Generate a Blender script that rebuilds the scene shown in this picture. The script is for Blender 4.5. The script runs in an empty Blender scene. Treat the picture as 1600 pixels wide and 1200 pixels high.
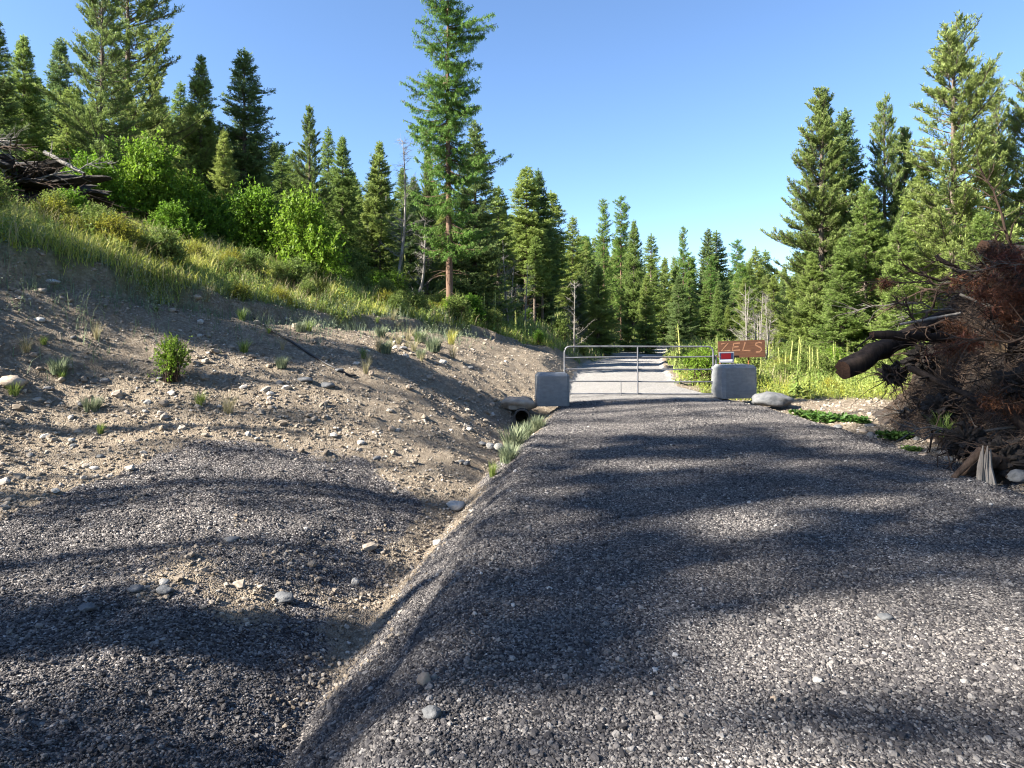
import bpy, math, random
import numpy as np
from mathutils import Vector, Matrix, Euler

R = math.radians
sc = bpy.context.scene
C = sc.collection
F_PX, HOR, CAMH = 1000.0, 520.0, 1.6      # focal length in photo pixels, horizon row, eye height

# ------------------------------------------------------------------ camera
cam_d = bpy.data.cameras.new('camera')
cam = bpy.data.objects.new('camera', cam_d); C.objects.link(cam)
cam_d.sensor_width = 36.0; cam_d.lens = 36.0*F_PX/1600.0
cam_d.shift_y = -(600.0-HOR)/1600.0
cam_d.clip_start = 0.05; cam_d.clip_end = 3000.0
cam.location = (0, 0, CAMH); cam.rotation_euler = (R(90), 0, 0)
sc.camera = cam

# ------------------------------------------------------------------ sun and sky
SUN_EL, SUN_BEHIND = R(35), R(21)
S = Vector((-math.cos(SUN_EL)*math.cos(SUN_BEHIND), -math.cos(SUN_EL)*math.sin(SUN_BEHIND), math.sin(SUN_EL)))
sun_d = bpy.data.lights.new('sun', 'SUN'); sun_d.energy = 5.0; sun_d.angle = R(0.55); sun_d.color = (1.0, 0.93, 0.82)
sun = bpy.data.objects.new('sun', sun_d); C.objects.link(sun)
sun.rotation_euler = S.to_track_quat('Z', 'Y').to_euler(); sun.location = (-30, -10, 40)
w = bpy.data.worlds.new('World'); sc.world = w; w.use_nodes = True
nt = w.node_tree; nt.nodes.clear()
sky = nt.nodes.new('ShaderNodeTexSky'); sky.sky_type = 'NISHITA'; sky.sun_disc = False
sky.sun_elevation = SUN_EL; sky.sun_rotation = math.atan2(S.x, S.y) % (2*math.pi)
sky.altitude = 900; sky.air_density = 1.0; sky.dust_density = 0.6; sky.ozone_density = 5.0
bg = nt.nodes.new('ShaderNodeBackground'); bg.inputs[1].default_value = 0.064
wo = nt.nodes.new('ShaderNodeOutputWorld')
nt.links.new(sky.outputs[0], bg.inputs[0]); nt.links.new(bg.outputs[0], wo.inputs[0])
sc.view_settings.view_transform = 'Standard'; sc.view_settings.look = 'None'
sc.view_settings.exposure = 2.2; sc.view_settings.gamma = 1.0; sc.view_settings.use_curve_mapping = False
sc.render.engine = 'CYCLES'
sc.cycles.use_denoising = True; sc.cycles.filter_width = 1.1
sc.cycles.max_bounces = 6; sc.cycles.diffuse_bounces = 3; sc.cycles.glossy_bounces = 2
sc.cycles.transmission_bounces = 3; sc.cycles.transparent_max_bounces = 4

# ------------------------------------------------------------------ helpers
def P(u, v, d):
    return ((u-800.0)/F_PX*d, d, CAMH-(v-HOR)/F_PX*d)

_tabs = {}
def vnoise(x, y, seed=0):
    if seed not in _tabs: _tabs[seed] = np.random.RandomState(seed+77).rand(256, 256)
    T = _tabs[seed]
    xi = np.floor(x).astype(int); yi = np.floor(y).astype(int)
    fx = x-xi; fy = y-yi
    fx = fx*fx*(3-2*fx); fy = fy*fy*(3-2*fy)
    a = T[xi & 255, yi & 255]; b = T[(xi+1) & 255, yi & 255]; c = T[xi & 255, (yi+1) & 255]; d = T[(xi+1) & 255, (yi+1) & 255]
    return (a*(1-fx)+b*fx)*(1-fy)+(c*(1-fx)+d*fx)*fy
def fbm(x, y, seed=0, octs=4, gain=.5):
    s = 0; a = 1; n = 0
    for k in range(octs):
        s = s+a*vnoise(x*2**k+17*k, y*2**k-9*k, seed+k); n += a; a *= gain
    return s/n-.5
def sstep(a, b, x):
    t = np.clip((x-a)/(b-a), 0, 1); return t*t*(3-2*t)

def mesh_np(name, V, Fs, mats=(), smooth=False, tint=None, mat_idx=None):
    """V (n,3); Fs: list of int arrays (m,k), any k"""
    me = bpy.data.meshes.new(name)
    V = np.asarray(V, dtype=np.float32)
    if not isinstance(Fs, (list, tuple)): Fs = [Fs]
    Fs = [np.asarray(f, dtype=np.int32) for f in Fs if len(f)]
    nl = sum(f.size for f in Fs); nf = sum(len(f) for f in Fs)
    me.vertices.add(len(V)); me.vertices.foreach_set('co', V.ravel())
    me.loops.add(nl); me.loops.foreach_set('vertex_index', np.concatenate([f.ravel() for f in Fs]))
    me.polygons.add(nf)
    tot = np.concatenate([np.full(len(f), f.shape[1], dtype=np.int32) for f in Fs])
    st = np.concatenate([[0], np.cumsum(tot)[:-1]]).astype(np.int32)
    me.polygons.foreach_set('loop_start', st)
    try: me.polygons.foreach_set('loop_total', tot)
    except Exception: pass
    if mat_idx is not None: me.polygons.foreach_set('material_index', np.asarray(mat_idx, dtype=np.int32))
    me.update(calc_edges=True)
    me.polygons.foreach_set('use_smooth', np.full(nf, bool(smooth)))
    for m in mats: me.materials.append(m)
    if tint is not None:
        a = me.attributes.new('tint', 'FLOAT', 'POINT'); a.data.foreach_set('value', np.asarray(tint, dtype=np.float32))
    return me
def add(name, me, parent=None, loc=None, rot=None, scale=None):
    o = bpy.data.objects.new(name, me); C.objects.link(o)
    if parent: o.parent = parent
    if loc is not None: o.location = loc
    if rot is not None: o.rotation_euler = rot
    if scale is not None: o.scale = scale
    return o
def thing(name, label, cat, loc=(0, 0, 0), rot=(0, 0, 0), group=None, scale=None):
    o = add(name, None, None, loc, rot, scale); o['label'] = label; o['category'] = cat
    if group: o['group'] = group
    return o
def tag(o, label, cat, group=None, kind=None):
    o['label'] = label; o['category'] = cat
    if group: o['group'] = group
    if kind: o['kind'] = kind
    return o
def norm(a): return a/np.maximum(np.linalg.norm(a, axis=-1, keepdims=True), 1e-9)

class Geo:
    def __init__(s): s.V = []; s.Q = []; s.T = []; s.t = []; s.n = 0; s.mq = []; s.mt = []
    def add(s, V, Fa, tint=0.5, mi=0):
        V = np.asarray(V, float).reshape(-1, 3); Fa = np.asarray(Fa)
        s.V.append(V)
        (s.Q if Fa.shape[1] == 4 else s.T).append(Fa+s.n)
        (s.mq if Fa.shape[1] == 4 else s.mt).append(np.full(len(Fa), mi))
        s.t.append(np.broadcast_to(np.asarray(tint, float), (len(V),)))
        s.n += len(V)
    def mesh(s, name, mats, smooth=False):
        Fs = []; mi = []
        if s.Q: Fs.append(np.concatenate(s.Q)); mi.append(np.concatenate(s.mq))
        if s.T: Fs.append(np.concatenate(s.T)); mi.append(np.concatenate(s.mt))
        return mesh_np(name, np.concatenate(s.V), Fs, mats, smooth, np.concatenate(s.t), np.concatenate(mi))

def tubes(Pth, Rad, sides=4, cap=True):
    """Pth (N,K,3), Rad (N,K) -> V, quads ; closed ends by shrinking"""
    Pth = np.asarray(Pth, float); Rad = np.asarray(Rad, float)
    N, K, _ = Pth.shape
    d = np.gradient(Pth, axis=1) if K > 2 else np.repeat((Pth[:, 1:]-Pth[:, :1]), 2, axis=1)
    d = norm(d)
    ref = np.where(np.abs(d[..., 2:3]) > .9, np.array([1., 0, 0]), np.array([0, 0, 1.]))
    a = norm(np.cross(d, ref)); b = np.cross(d, a)
    th = np.arange(sides)/sides*2*np.pi
    ring = Pth[:, :, None]+Rad[:, :, None, None]*(np.cos(th)[None, None, :, None]*a[:, :, None]+np.sin(th)[None, None, :, None]*b[:, :, None])
    V = ring.reshape(-1, 3)
    i = np.arange(N)[:, None, None]*K*sides+np.arange(K-1)[None, :, None]*sides
    j = np.arange(sides)[None, None, :]; j2 = (j+1) % sides
    Q = np.stack([i+j, i+j2, i+sides+j2, i+sides+j], -1).reshape(-1, 4)
    return V, Q

def kites(O, D, Sd, L, W, mid=.45):
    L = np.asarray(L).reshape(-1, 1); W = np.asarray(W).reshape(-1, 1)
    V = np.stack([O, O+D*L*mid+Sd*W*.5, O+D*L, O+D*L*mid-Sd*W*.5], 1).reshape(-1, 3)
    n = len(O); Q = np.arange(n*4).reshape(n, 4)
    return V, Q

def lumpy(seed, sub=3, amp=.25, freq=1.4, sq=2.0):
    """irregular rock mesh data from an icosphere"""
    import bmesh
    from mathutils import noise
    bm = bmesh.new(); bmesh.ops.create_icosphere(bm, subdivisions=sub, radius=1)
    off = Vector((seed*3.1, seed*7.7, seed*1.3))
    for v in bm.verts:
        n = v.co.normalized()
        k = 1+amp*noise.noise(n*freq+off)+amp*.4*noise.noise(n*freq*2.7+off)
        c = noise.cell(n*1.6+off)
        v.co = n*k*(1+.06*c)
    V = np.array([v.co[:] for v in bm.verts]); Fa = np.array([[v.index for v in f.verts] for f in bm.faces]); bm.free()
    return V, Fa

# ------------------------------------------------------------------ materials
def nmat(name):
    m = bpy.data.materials.new(name); m.use_nodes = True
    t = m.node_tree; b = t.nodes['Principled BSDF']
    return m, t, b, t.nodes.new, t.links.new
def ramp(N, stops, interp='LINEAR'):
    r = N('ShaderNodeValToRGB'); cr = r.color_ramp; cr.interpolation = interp
    while len(cr.elements) < len(stops): cr.elements.new(.5)
    for e, (p, c) in zip(cr.elements, stops):
        e.position = p; e.color = (*c, 1) if len(c) == 3 else c
    return r
def texco(N, Lk, kind='Object', scale=None):
    tc = N('ShaderNodeTexCoord')
    return tc.outputs[kind]
def tex_noise(N, Lk, vec, scale, detail=4, rough=.6):
    n = N('ShaderNodeTexNoise'); n.inputs['Scale'].default_value = scale; n.inputs['Detail'].default_value = detail; n.inputs['Roughness'].default_value = rough
    Lk(vec, n.inputs['Vector']); return n
def mixc(N, Lk, fac, a, b, mode='MIX'):
    m = N('ShaderNodeMix'); m.data_type = 'RGBA'; m.blend_type = mode
    for s, k in ((fac, 0), (a, 6), (b, 7)):
        if hasattr(s, 'is_linked') or hasattr(s, 'links'): Lk(s, m.inputs[k])
        else: m.inputs[k].default_value = s if k == 0 else (*s, 1)
    return m.outputs[2]

def leaf_mat(name, dark, mid, light, transl=.35, rough=.55):
    m, t, b, N, L = nmat(name)
    at = N('ShaderNodeAttribute'); at.attribute_name = 'tint'
    oi = N('ShaderNodeObjectInfo')
    r = ramp(N, [(0, dark), (.5, mid), (1, light)]); L(at.outputs['Fac'], r.inputs[0])
    hs = N('ShaderNodeHueSaturation'); L(r.outputs[0], hs.inputs['Color'])
    mr = N('ShaderNodeMapRange'); L(oi.outputs['Random'], mr.inputs[0]); mr.inputs[3].default_value = .485; mr.inputs[4].default_value = .515; L(mr.outputs[0], hs.inputs['Hue'])
    mr2 = N('ShaderNodeMapRange'); L(oi.outputs['Random'], mr2.inputs[0]); mr2.inputs[3].default_value = 1.15; mr2.inputs[4].default_value = .85; L(mr2.outputs[0], hs.inputs['Value'])
    L(hs.outputs[0], b.inputs['Base Color']); b.inputs['Roughness'].default_value = rough; b.inputs['Specular IOR Level'].default_value = .25
    tr = N('ShaderNodeBsdfTranslucent'); L(hs.outputs[0], tr.inputs[0])
    mx = N('ShaderNodeMixShader'); mx.inputs[0].default_value = transl
    out = t.nodes['Material Output']; L(b.outputs[0], mx.inputs[1]); L(tr.outputs[0], mx.inputs[2]); L(mx.outputs[0], out.inputs[0])
    return m
def bark_mat(name, c1, c2, scale=6, stretch=.15, bump=.5):
    m, t, b, N, L = nmat(name)
    tc = N('ShaderNodeTexCoord'); mp = N('ShaderNodeMapping'); mp.inputs['Scale'].default_value = (1, 1, stretch); L(tc.outputs['Object'], mp.inputs[0])
    n = tex_noise(N, L, mp.outputs[0], scale*3, 6, .7)
    r = ramp(N, [(.3, c1), (.65, c2)]); L(n.outputs[0], r.inputs[0]); L(r.outputs[0], b.inputs['Base Color'])
    bp = N('ShaderNodeBump'); bp.inputs['Strength'].default_value = bump; bp.inputs['Distance'].default_value = .02; L(n.outputs[0], bp.inputs['Height']); L(bp.outputs[0], b.inputs['Normal'])
    b.inputs['Roughness'].default_value = .9; b.inputs['Specular IOR Level'].default_value = .15
    return m
def plain(name, col, rough=.6, metal=0, nscale=0, namp=.15, bump=0.0):
    m, t, b, N, L = nmat(name)
    b.inputs['Roughness'].default_value = rough; b.inputs['Metallic'].default_value = metal
    b.inputs['Base Color'].default_value = (*col, 1)
    if nscale:
        tc = N('ShaderNodeTexCoord'); n = tex_noise(N, L, tc.outputs['Object'], nscale, 6, .65)
        r = ramp(N, [(.3, tuple(c*(1-namp) for c in col)), (.7, tuple(min(1, c*(1+namp)) for c in col))]); L(n.outputs[0], r.inputs[0]); L(r.outputs[0], b.inputs['Base Color'])
        if bump:
            bp = N('ShaderNodeBump'); bp.inputs['Strength'].default_value = bump; bp.inputs['Distance'].default_value = .01; L(n.outputs[0], bp.inputs['Height']); L(bp.outputs[0], b.inputs['Normal'])
    return m

GRAV_STOPS = [(0, (.020, .019, .021)), (.35, (.060, .056, .057)), (.66, (.155, .143, .134)), (.90, (.235, .22, .205)), (1, (.42, .40, .375))]
DIRT_STOPS = [(0, (.095, .074, .053)), (.45, (.205, .165, .12)), (.75, (.315, .265, .20)), (1, (.45, .40, .34))]

def ground_mat():
    m, t, b, N, L = nmat('earth_and_gravel')
    tc = N('ShaderNodeTexCoord').outputs['Object']
    def attr(n):
        a = N('ShaderNodeAttribute'); a.attribute_name = n; return a.outputs['Fac']
    g, gr, pl_ = attr('grav'), attr('grass'), attr('pale')
    # gravel
    v1 = N('ShaderNodeTexVoronoi'); v1.inputs['Scale'].default_value = 62; L(tc, v1.inputs['Vector'])
    sp = N('ShaderNodeSeparateColor'); L(v1.outputs['Color'], sp.inputs[0])
    r1 = ramp(N, GRAV_STOPS); L(sp.outputs[0], r1.inputs[0])
    big = tex_noise(N, L, tc, 1.3, 5, .6)
    r1b = ramp(N, [(.3, (.75, .75, .78)), (.7, (1.25, 1.2, 1.15))]); L(big.outputs[0], r1b.inputs[0])
    gcol = mixc(N, L, 1.0, r1.outputs[0], r1b.outputs[0], 'MULTIPLY')
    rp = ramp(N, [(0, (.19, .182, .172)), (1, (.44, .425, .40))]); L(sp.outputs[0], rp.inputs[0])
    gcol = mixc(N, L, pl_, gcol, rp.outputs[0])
    # dirt
    n2 = tex_noise(N, L, tc, 5, 8, .72)
    v2 = N('ShaderNodeTexVoronoi'); v2.inputs['Scale'].default_value = 28; L(tc, v2.inputs['Vector'])
    sp2 = N('ShaderNodeSeparateColor'); L(v2.outputs['Color'], sp2.inputs[0])
    ma = N('ShaderNodeMath'); ma.operation = 'MULTIPLY_ADD'; L(sp2.outputs[1], ma.inputs[0]); ma.inputs[1].default_value = .35; L(n2.outputs[0], ma.inputs[2])
    ms = N('ShaderNodeMath'); ms.operation = 'SUBTRACT'; L(ma.outputs[0], ms.inputs[0]); ms.inputs[1].default_value = .2
    r2 = ramp(N, DIRT_STOPS); L(ms.outputs[0], r2.inputs[0])
    # edge breakup of the gravel mask
    nb = tex_noise(N, L, tc, 9, 5, .8)
    mm = N('ShaderNodeMath'); mm.operation = 'ADD'; L(g, mm.inputs[0])
    nb2 = N('ShaderNodeMath'); nb2.operation = 'MULTIPLY_ADD'; L(nb.outputs[0], nb2.inputs[0]); nb2.inputs[1].default_value = 1.2; nb2.inputs[2].default_value = -.6; L(nb2.outputs[0], mm.inputs[1])
    rm = ramp(N, [(.42, (0, 0, 0)), (.58, (1, 1, 1))]); L(mm.outputs[0], rm.inputs[0])
    c1 = mixc(N, L, rm.outputs[0], r2.outputs[0], gcol)
    r3 = ramp(N, [(.3, (.075, .085, .025)), (.7, (.20, .20, .06))]); L(n2.outputs[0], r3.inputs[0])
    c2 = mixc(N, L, gr, c1, r3.outputs[0])
    L(c2, b.inputs['Base Color']); b.inputs['Roughness'].default_value = .95; b.inputs['Specular IOR Level'].default_value = .2
    # bump
    h1 = N('ShaderNodeMath'); h1.operation = 'MULTIPLY_ADD'; L(v1.outputs['Distance'], h1.inputs[0]); h1.inputs[1].default_value = -1.2; L(n2.outputs[0], h1.inputs[2])
    n4 = tex_noise(N, L, tc, 24, 6, .7)
    h2 = N('ShaderNodeMath'); h2.operation = 'ADD'; L(h1.outputs[0], h2.inputs[0]); L(n4.outputs[0], h2.inputs[1])
    bp = N('ShaderNodeBump'); bp.inputs['Strength'].default_value = .9; bp.inputs['Distance'].default_value = .025; L(h2.outputs[0], bp.inputs['Height']); L(bp.outputs[0], b.inputs['Normal'])
    return m
M_GROUND = ground_mat()

def stone_mat(name, stops):
    m, t, b, N, L = nmat(name)
    a = N('ShaderNodeAttribute'); a.attribute_type = 'INSTANCER'; a.attribute_name = 'tint'
    r = ramp(N, stops); L(a.outputs['Fac'], r.inputs[0])
    tc = N('ShaderNodeTexCoord'); n = tex_noise(N, L, tc.outputs['Object'], 3, 4, .7)
    r2 = ramp(N, [(.3, (.8, .8, .8)), (.7, (1.2, 1.2, 1.2))]); L(n.outputs[0], r2.inputs[0])
    L(mixc(N, L, 1.0, r.outputs[0], r2.outputs[0], 'MULTIPLY'), b.inputs['Base Color'])
    b.inputs['Roughness'].default_value = .85; b.inputs['Specular IOR Level'].default_value = .3
    return m
def rock_mat(name, c1, c2, scale=5):
    m, t, b, N, L = nmat(name)
    tc = N('ShaderNodeTexCoord'); n = tex_noise(N, L, tc.outputs['Object'], scale, 8, .7)
    r = ramp(N, [(.32, c1), (.68, c2)]); L(n.outputs[0], r.inputs[0]); L(r.outputs[0], b.inputs['Base Color'])
    n2 = tex_noise(N, L, tc.outputs['Object'], scale*4, 8, .7)
    bp = N('ShaderNodeBump'); bp.inputs['Strength'].default_value = .6; bp.inputs['Distance'].default_value = .03; L(n2.outputs[0], bp.inputs['Height']); L(bp.outputs[0], b.inputs['Normal'])
    b.inputs['Roughness'].default_value = .85
    return m

M_FIR = leaf_mat('fir_needles', (.075, .12, .028), (.24, .32, .08), (.42, .50, .15), .48)
M_FIRB = leaf_mat('bluish_fir_needles', (.045, .085, .032), (.145, .22, .072), (.28, .36, .125), .42)
M_PINE = leaf_mat('pine_needles', (.06, .095, .03), (.175, .24, .068), (.31, .38, .12), .42)
M_LARCH = leaf_mat('larch_needles', (.05, .10, .02), (.13, .25, .045), (.26, .38, .09), .45)
M_BUSH = leaf_mat('shrub_leaves', (.05, .12, .01), (.14, .26, .025), (.29, .42, .06), .48)
M_WEEDG = leaf_mat('shade_weed_leaves', (.025, .06, .012), (.06, .12, .022), (.11, .18, .04), .3)
M_GRASSY = leaf_mat('sunny_grass_blades', (.12, .16, .02), (.36, .40, .06), (.62, .58, .20), .45)
M_FORB = leaf_mat('forb_leaves', (.07, .115, .025), (.18, .25, .055), (.34, .40, .12), .4)
M_SAGE = leaf_mat('grey_green_weed_leaves', (.08, .11, .06), (.17, .21, .12), (.30, .33, .20), .3)
M_DRY = leaf_mat('dry_straw_blades', (.20, .17, .08), (.36, .31, .17), (.5, .45, .28), .35)
M_GOLD = leaf_mat('golden_shrub_leaves', (.13, .15, .018), (.29, .31, .035), (.42, .41, .07), .35)
M_SPIRE = leaf_mat('mullein_flower_spires', (.18, .22, .06), (.34, .38, .12), (.5, .48, .15), .2)
M_REDN = leaf_mat('dead_rusty_needles', (.035, .012, .007), (.085, .030, .014), (.17, .065, .03), .15)
M_BARK = bark_mat('grey_brown_bark', (.05, .038, .03), (.17, .135, .11))
M_BARKR = bark_mat('reddish_larch_bark', (.07, .045, .033), (.21, .135, .095), 5)
M_BARKG = bark_mat('grey_dead_wood', (.10, .09, .08), (.30, .28, .25))
M_LOG = bark_mat('dark_rotten_bark', (.010, .008, .007), (.045, .033, .026), 4)
M_TWIG = bark_mat('brown_twig_bark', (.022, .014, .010), (.08, .055, .04), 8)
M_WOODEND = bark_mat('cut_log_end_wood', (.025, .014, .010), (.07, .04, .026), 12, 1)
M_PALEWOOD = bark_mat('weathered_split_wood', (.09, .08, .07), (.26, .235, .21), 7, .08)

# ------------------------------------------------------------------ terrain height
cps = [(-1.12,4.1,-.78),(-1.12,6.0,-.78),(-.80,7.9,-.74),(-.36,8.8,-.66),(-.09,11.7,-.58),(.2,14,-.45),(-1.15,1,-.75),(-2.3,3,-.38),(-4,5,-.30),(-1.9,4.5,-.5),(-1.7,6.6,-.5),
       (-2.4,5.5,-.32),(-5.5,7,.02),(-3.5,7.2,-.08),(-2,7.6,-.28),(-6,3,-.15),(-8,0,.1),(-4,0,-.3),(-4.5,8.2,.2),(-2.7,9,-.02),(-1.4,8.6,-.38),(0,-6,-.4),(-6,-8,0),
       (5.5,8,-.12),(6,12,-.15),(8,8,-.3),(10,12,-.3),(12,6,-.3),(7,16,-.2),(9,20,-.15),(8,30,.1),(12,40,.25),(20,30,.3),(20,60,.5),(40,60,1),(30,20,.2),
       (6,0,-.1),(20,0,-.2),(14,64,.2),(18,80,.0),(100,100,3),(100,0,1),(0,-20,-.1),(-20,-20,3),(20,-20,-.1),(100,-60,0),(-100,-60,14),(0,-60,0),
       (-12,7,4.0),(-9.5,4,2.0),(-14,2,4.0),(-20,10,6.3),(-40,20,12),(-100,50,25),(-100,150,36),(0,300,24),(120,300,22),(-120,300,42),(40,130,3),(100,180,6),(25,110,1.5)]
for q in [(100,600,9.3),(300,600,10),(500,600,11),(650,600,12.5),(750,600,15),(800,600,16),(200,500,11),(400,540,12),(600,540,14.5),(700,540,17),(780,560,18),(850,573,19.5),
          (0,405,10.5),(100,415,11.3),(200,437,12),(300,465,13),(400,490,14),(500,502,16),(600,508,18),(700,514,21),(745,517,23),(800,535,25),(870,545,28),(930,543,35),
          (0,350,13),(200,385,15),(300,405,17),(400,425,19),(500,452,20),(600,477,23),(700,497,26),(800,507,32),(900,516,42),(1000,531,60),
          (0,310,20),(200,335,25),(400,392,28),(550,424,32),(700,455,36),(800,482,45),(900,500,60),(1000,518,80),(0,215,60),(400,300,70),(700,400,90),(900,485,120),(1100,508,130),
          (1180,528,60),(1300,530,45)]:
    cps.append(P(*q))
cps = np.array(cps, float)
def _phi(r2): return np.where(r2 > 1e-12, .5*r2*np.log(np.maximum(r2, 1e-12)), 0)
_n = len(cps); _A = np.zeros((_n+3, _n+3))
_d2 = ((cps[:, None, :2]-cps[None, :, :2])**2).sum(-1)
_A[:_n, :_n] = _phi(_d2)+np.eye(_n)*.02; _A[:_n, _n] = 1; _A[:_n, _n+1:] = cps[:, :2]; _A[_n, :_n] = 1; _A[_n+1:, :_n] = cps[:, :2].T
_w = np.linalg.solve(_A, np.concatenate([cps[:, 2], [0, 0, 0]]))
def tps(x, y):
    x = np.clip(x, -120, 120); y = np.clip(y, -60, 300)
    out = np.empty(x.shape); xf = x.ravel(); yf = y.ravel(); of = np.empty(xf.shape)
    for i in range(0, len(xf), 20000):
        a = xf[i:i+20000]; b = yf[i:i+20000]
        r2 = (a[:, None]-cps[None, :, 0])**2+(b[:, None]-cps[None, :, 1])**2
        of[i:i+20000] = _phi(r2)@_w[:_n]+_w[_n]+_w[_n+1]*a+_w[_n+2]*b
    return of.reshape(x.shape)
_ry = [-60,-20,0,2.8,3.2,4.3,5.3,6.5,9.2,11,14.3,16.3,20,30,40,52,64,80,100]
_rl = [-3,-1.2,-.5,-.42,-.34,-.29,-.26,.0,.25,.55,1.15,1.5,1.9,3.3,5.4,8.2,12.2,20,36]
_rr = [10,7,5.6,5.3,5.2,5.2,5.2,5.2,5.35,5.6,5.6,5.4,5.1,6.9,9.3,12.5,17.0,26,44]
# cut top line -> grassy ground
_ct = np.array([P(*q)[:2] for q in [(0,398,10.5),(100,410,11.3),(200,432,12),(300,462,13),(400,488,14),(500,500,16),(600,506,18),(700,512,21),(745,514,23),(800,530,25),(870,540,28),(930,543,35),(985,543,60)]])
def past_cut(x, y):
    """distance beyond the cut top, positive on the grassy side (left and up)"""
    best = np.full(x.shape, 1e9); sgn = np.zeros(x.shape)
    pts = np.concatenate([[_ct[0]+np.array([-14., -9.])], _ct, [[24., 85.]]])
    for a, b in zip(pts[:-1], pts[1:]):
        ab = b-a; t = np.clip(((x-a[0])*ab[0]+(y-a[1])*ab[1])/(ab@ab), 0, 1)
        dx = x-a[0]-t*ab[0]; dy = y-a[1]-t*ab[1]; dist = np.hypot(dx, dy)
        cr = ab[0]*(y-a[1])-ab[1]*(x-a[0])
        m = dist < best; best = np.where(m, dist, best); sgn = np.where(m, np.sign(cr), sgn)
    return best*sgn
def road_lr(y):
    wob = .10*fbm(y*1.1, y*0, 31, 3)*2
    wob2 = .14*fbm(y*1.0, y*0+9, 33, 3)*2
    return np.interp(y, _ry, _rl)+wob, np.interp(y, _ry, _rr)+wob2
def road_z(x, y, l, r):
    base = np.interp(y, [-60, 0, 20, 40, 64, 75, 100], [0, 0, .0, .05, .14, .05, -.9])
    t = np.clip((x-l)/(r-l), 0, 1)
    return base-.05*(2*t-1)**2
def height(x, y, lip=True):
    x = np.asarray(x, float); y = np.asarray(y, float)
    n = tps(x, y)
    l, r = road_lr(y); rz = road_z(x, y, l, r)
    d = np.maximum(l-x, x-r)
    dd = np.maximum(d, 0)
    rd = np.sqrt((x)**2+(y)**2)
    rough = sstep(.0, .6, dd)
    bank = n+ rough*(.12*fbm(x*1.1, y*1.1, 3, 4)+.10*fbm(x*4, y*4, 8, 5, .65)+.05*np.abs(fbm(x*9, y*9, 18, 3, .6))) + .9*sstep(12, 60, rd)*fbm(x*.12, y*.12, 12, 3)*rough
    # overhanging lip of the cut: a short steeper step right below the grass
    if lip:
        pc = past_cut(x, y)+.5*fbm(x*1.3, y*1.3, 141, 3)
        bank = bank+(.20*sstep(-.25, .05, pc)-.16*np.exp(-((pc+.35)/.25)**2))*(np.hypot(x, y) < 26)*rough
    # rills running down the cut
    s = (x*.5+y)
    bank = bank-.10*rough*sstep(.15, .5, n+.3)*sstep(3.2, 2.2, n)*np.abs(fbm(s*2.2, (x-y)*.35, 22, 3))*2
    up = rz+.75*dd; lo = rz-.95*dd*dd/(dd+.22)-.01
    z = np.clip(bank, lo, up)
    # soft ridge and ruts near the left shoulder, loose unevenness of the driving surface
    z = z+.035*np.exp(-((x-l-.12)/.16)**2)*(y < 14)*(1+fbm(y*2, x*2, 5, 2))
    z = z-.05*np.exp(-((x-l+.33)/.09)**2)*(y < 9)
    road = (d < 0)
    z = z+np.where(road, .035*fbm(x*1.4, y*1.4, 40, 3)+.016*fbm(x*7, y*7, 44, 3, .7), .02*fbm(x*9, y*9, 45, 3, .7))
    return z
def hz(x, y): return float(height(np.array([x]), np.array([y]))[0])
def at_px(u, d, dz=0):
    x = (u-800)/F_PX*d
    return (x, d, hz(x, d)+dz)
def onray(u, v, dmin=2.0, dmax=60):
    """where the photo ray through (u,v) meets the ground"""
    d = np.arange(dmin, dmax, .05)
    x = (u-800)/F_PX*d; z = CAMH-(v-HOR)/F_PX*d
    h = height(x, d); k = np.argmax(h >= z)
    return (float(x[k]), float(d[k]), float(h[k])) if h[k] >= z[k] else None

def spaced(lo, d0, d1, hi, fine, g=1.09):
    mid = list(np.arange(d0, d1, fine)); a = []; s = fine; p = d0
    while p > lo: s *= g; p -= s; a.append(p)
    b = []; s = fine; p = mid[-1]
    while p < hi: s *= g; p += s; b.append(p)
    return np.array(a[::-1]+mid+b)
gx = spaced(-700, -8.5, 7.5, 700, .06, 1.05); gy = spaced(-250, 1.6, 16, 1100, .06, 1.045)
X, Y = np.meshgrid(gx, gy, indexing='ij')
Z = height(X, Y)
nx, ny = X.shape
VV = np.stack([X, Y, Z], -1).reshape(-1, 3)
ii, jj = np.meshgrid(np.arange(nx-1), np.arange(ny-1), indexing='ij')
Q = np.stack([ii*ny+jj, (ii+1)*ny+jj, (ii+1)*ny+jj+1, ii*ny+jj+1], -1).reshape(-1, 4)
Lx, Rx = road_lr(Y); D = np.maximum(Lx-X, X-Rx)
def grass_mask(x, y):
    pc = past_cut(x, y)+fbm(x*.9, y*.9, 61, 4)*1.6
    left = sstep(-.1, .5, pc)
    l, r = road_lr(y)
    right = sstep(.2, 1.0, x-r+fbm(x*.8, y*.8, 66, 3)*1.2)*sstep(16.3, 18, y)
    return np.clip(np.maximum(left, right), 0, 1)
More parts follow.
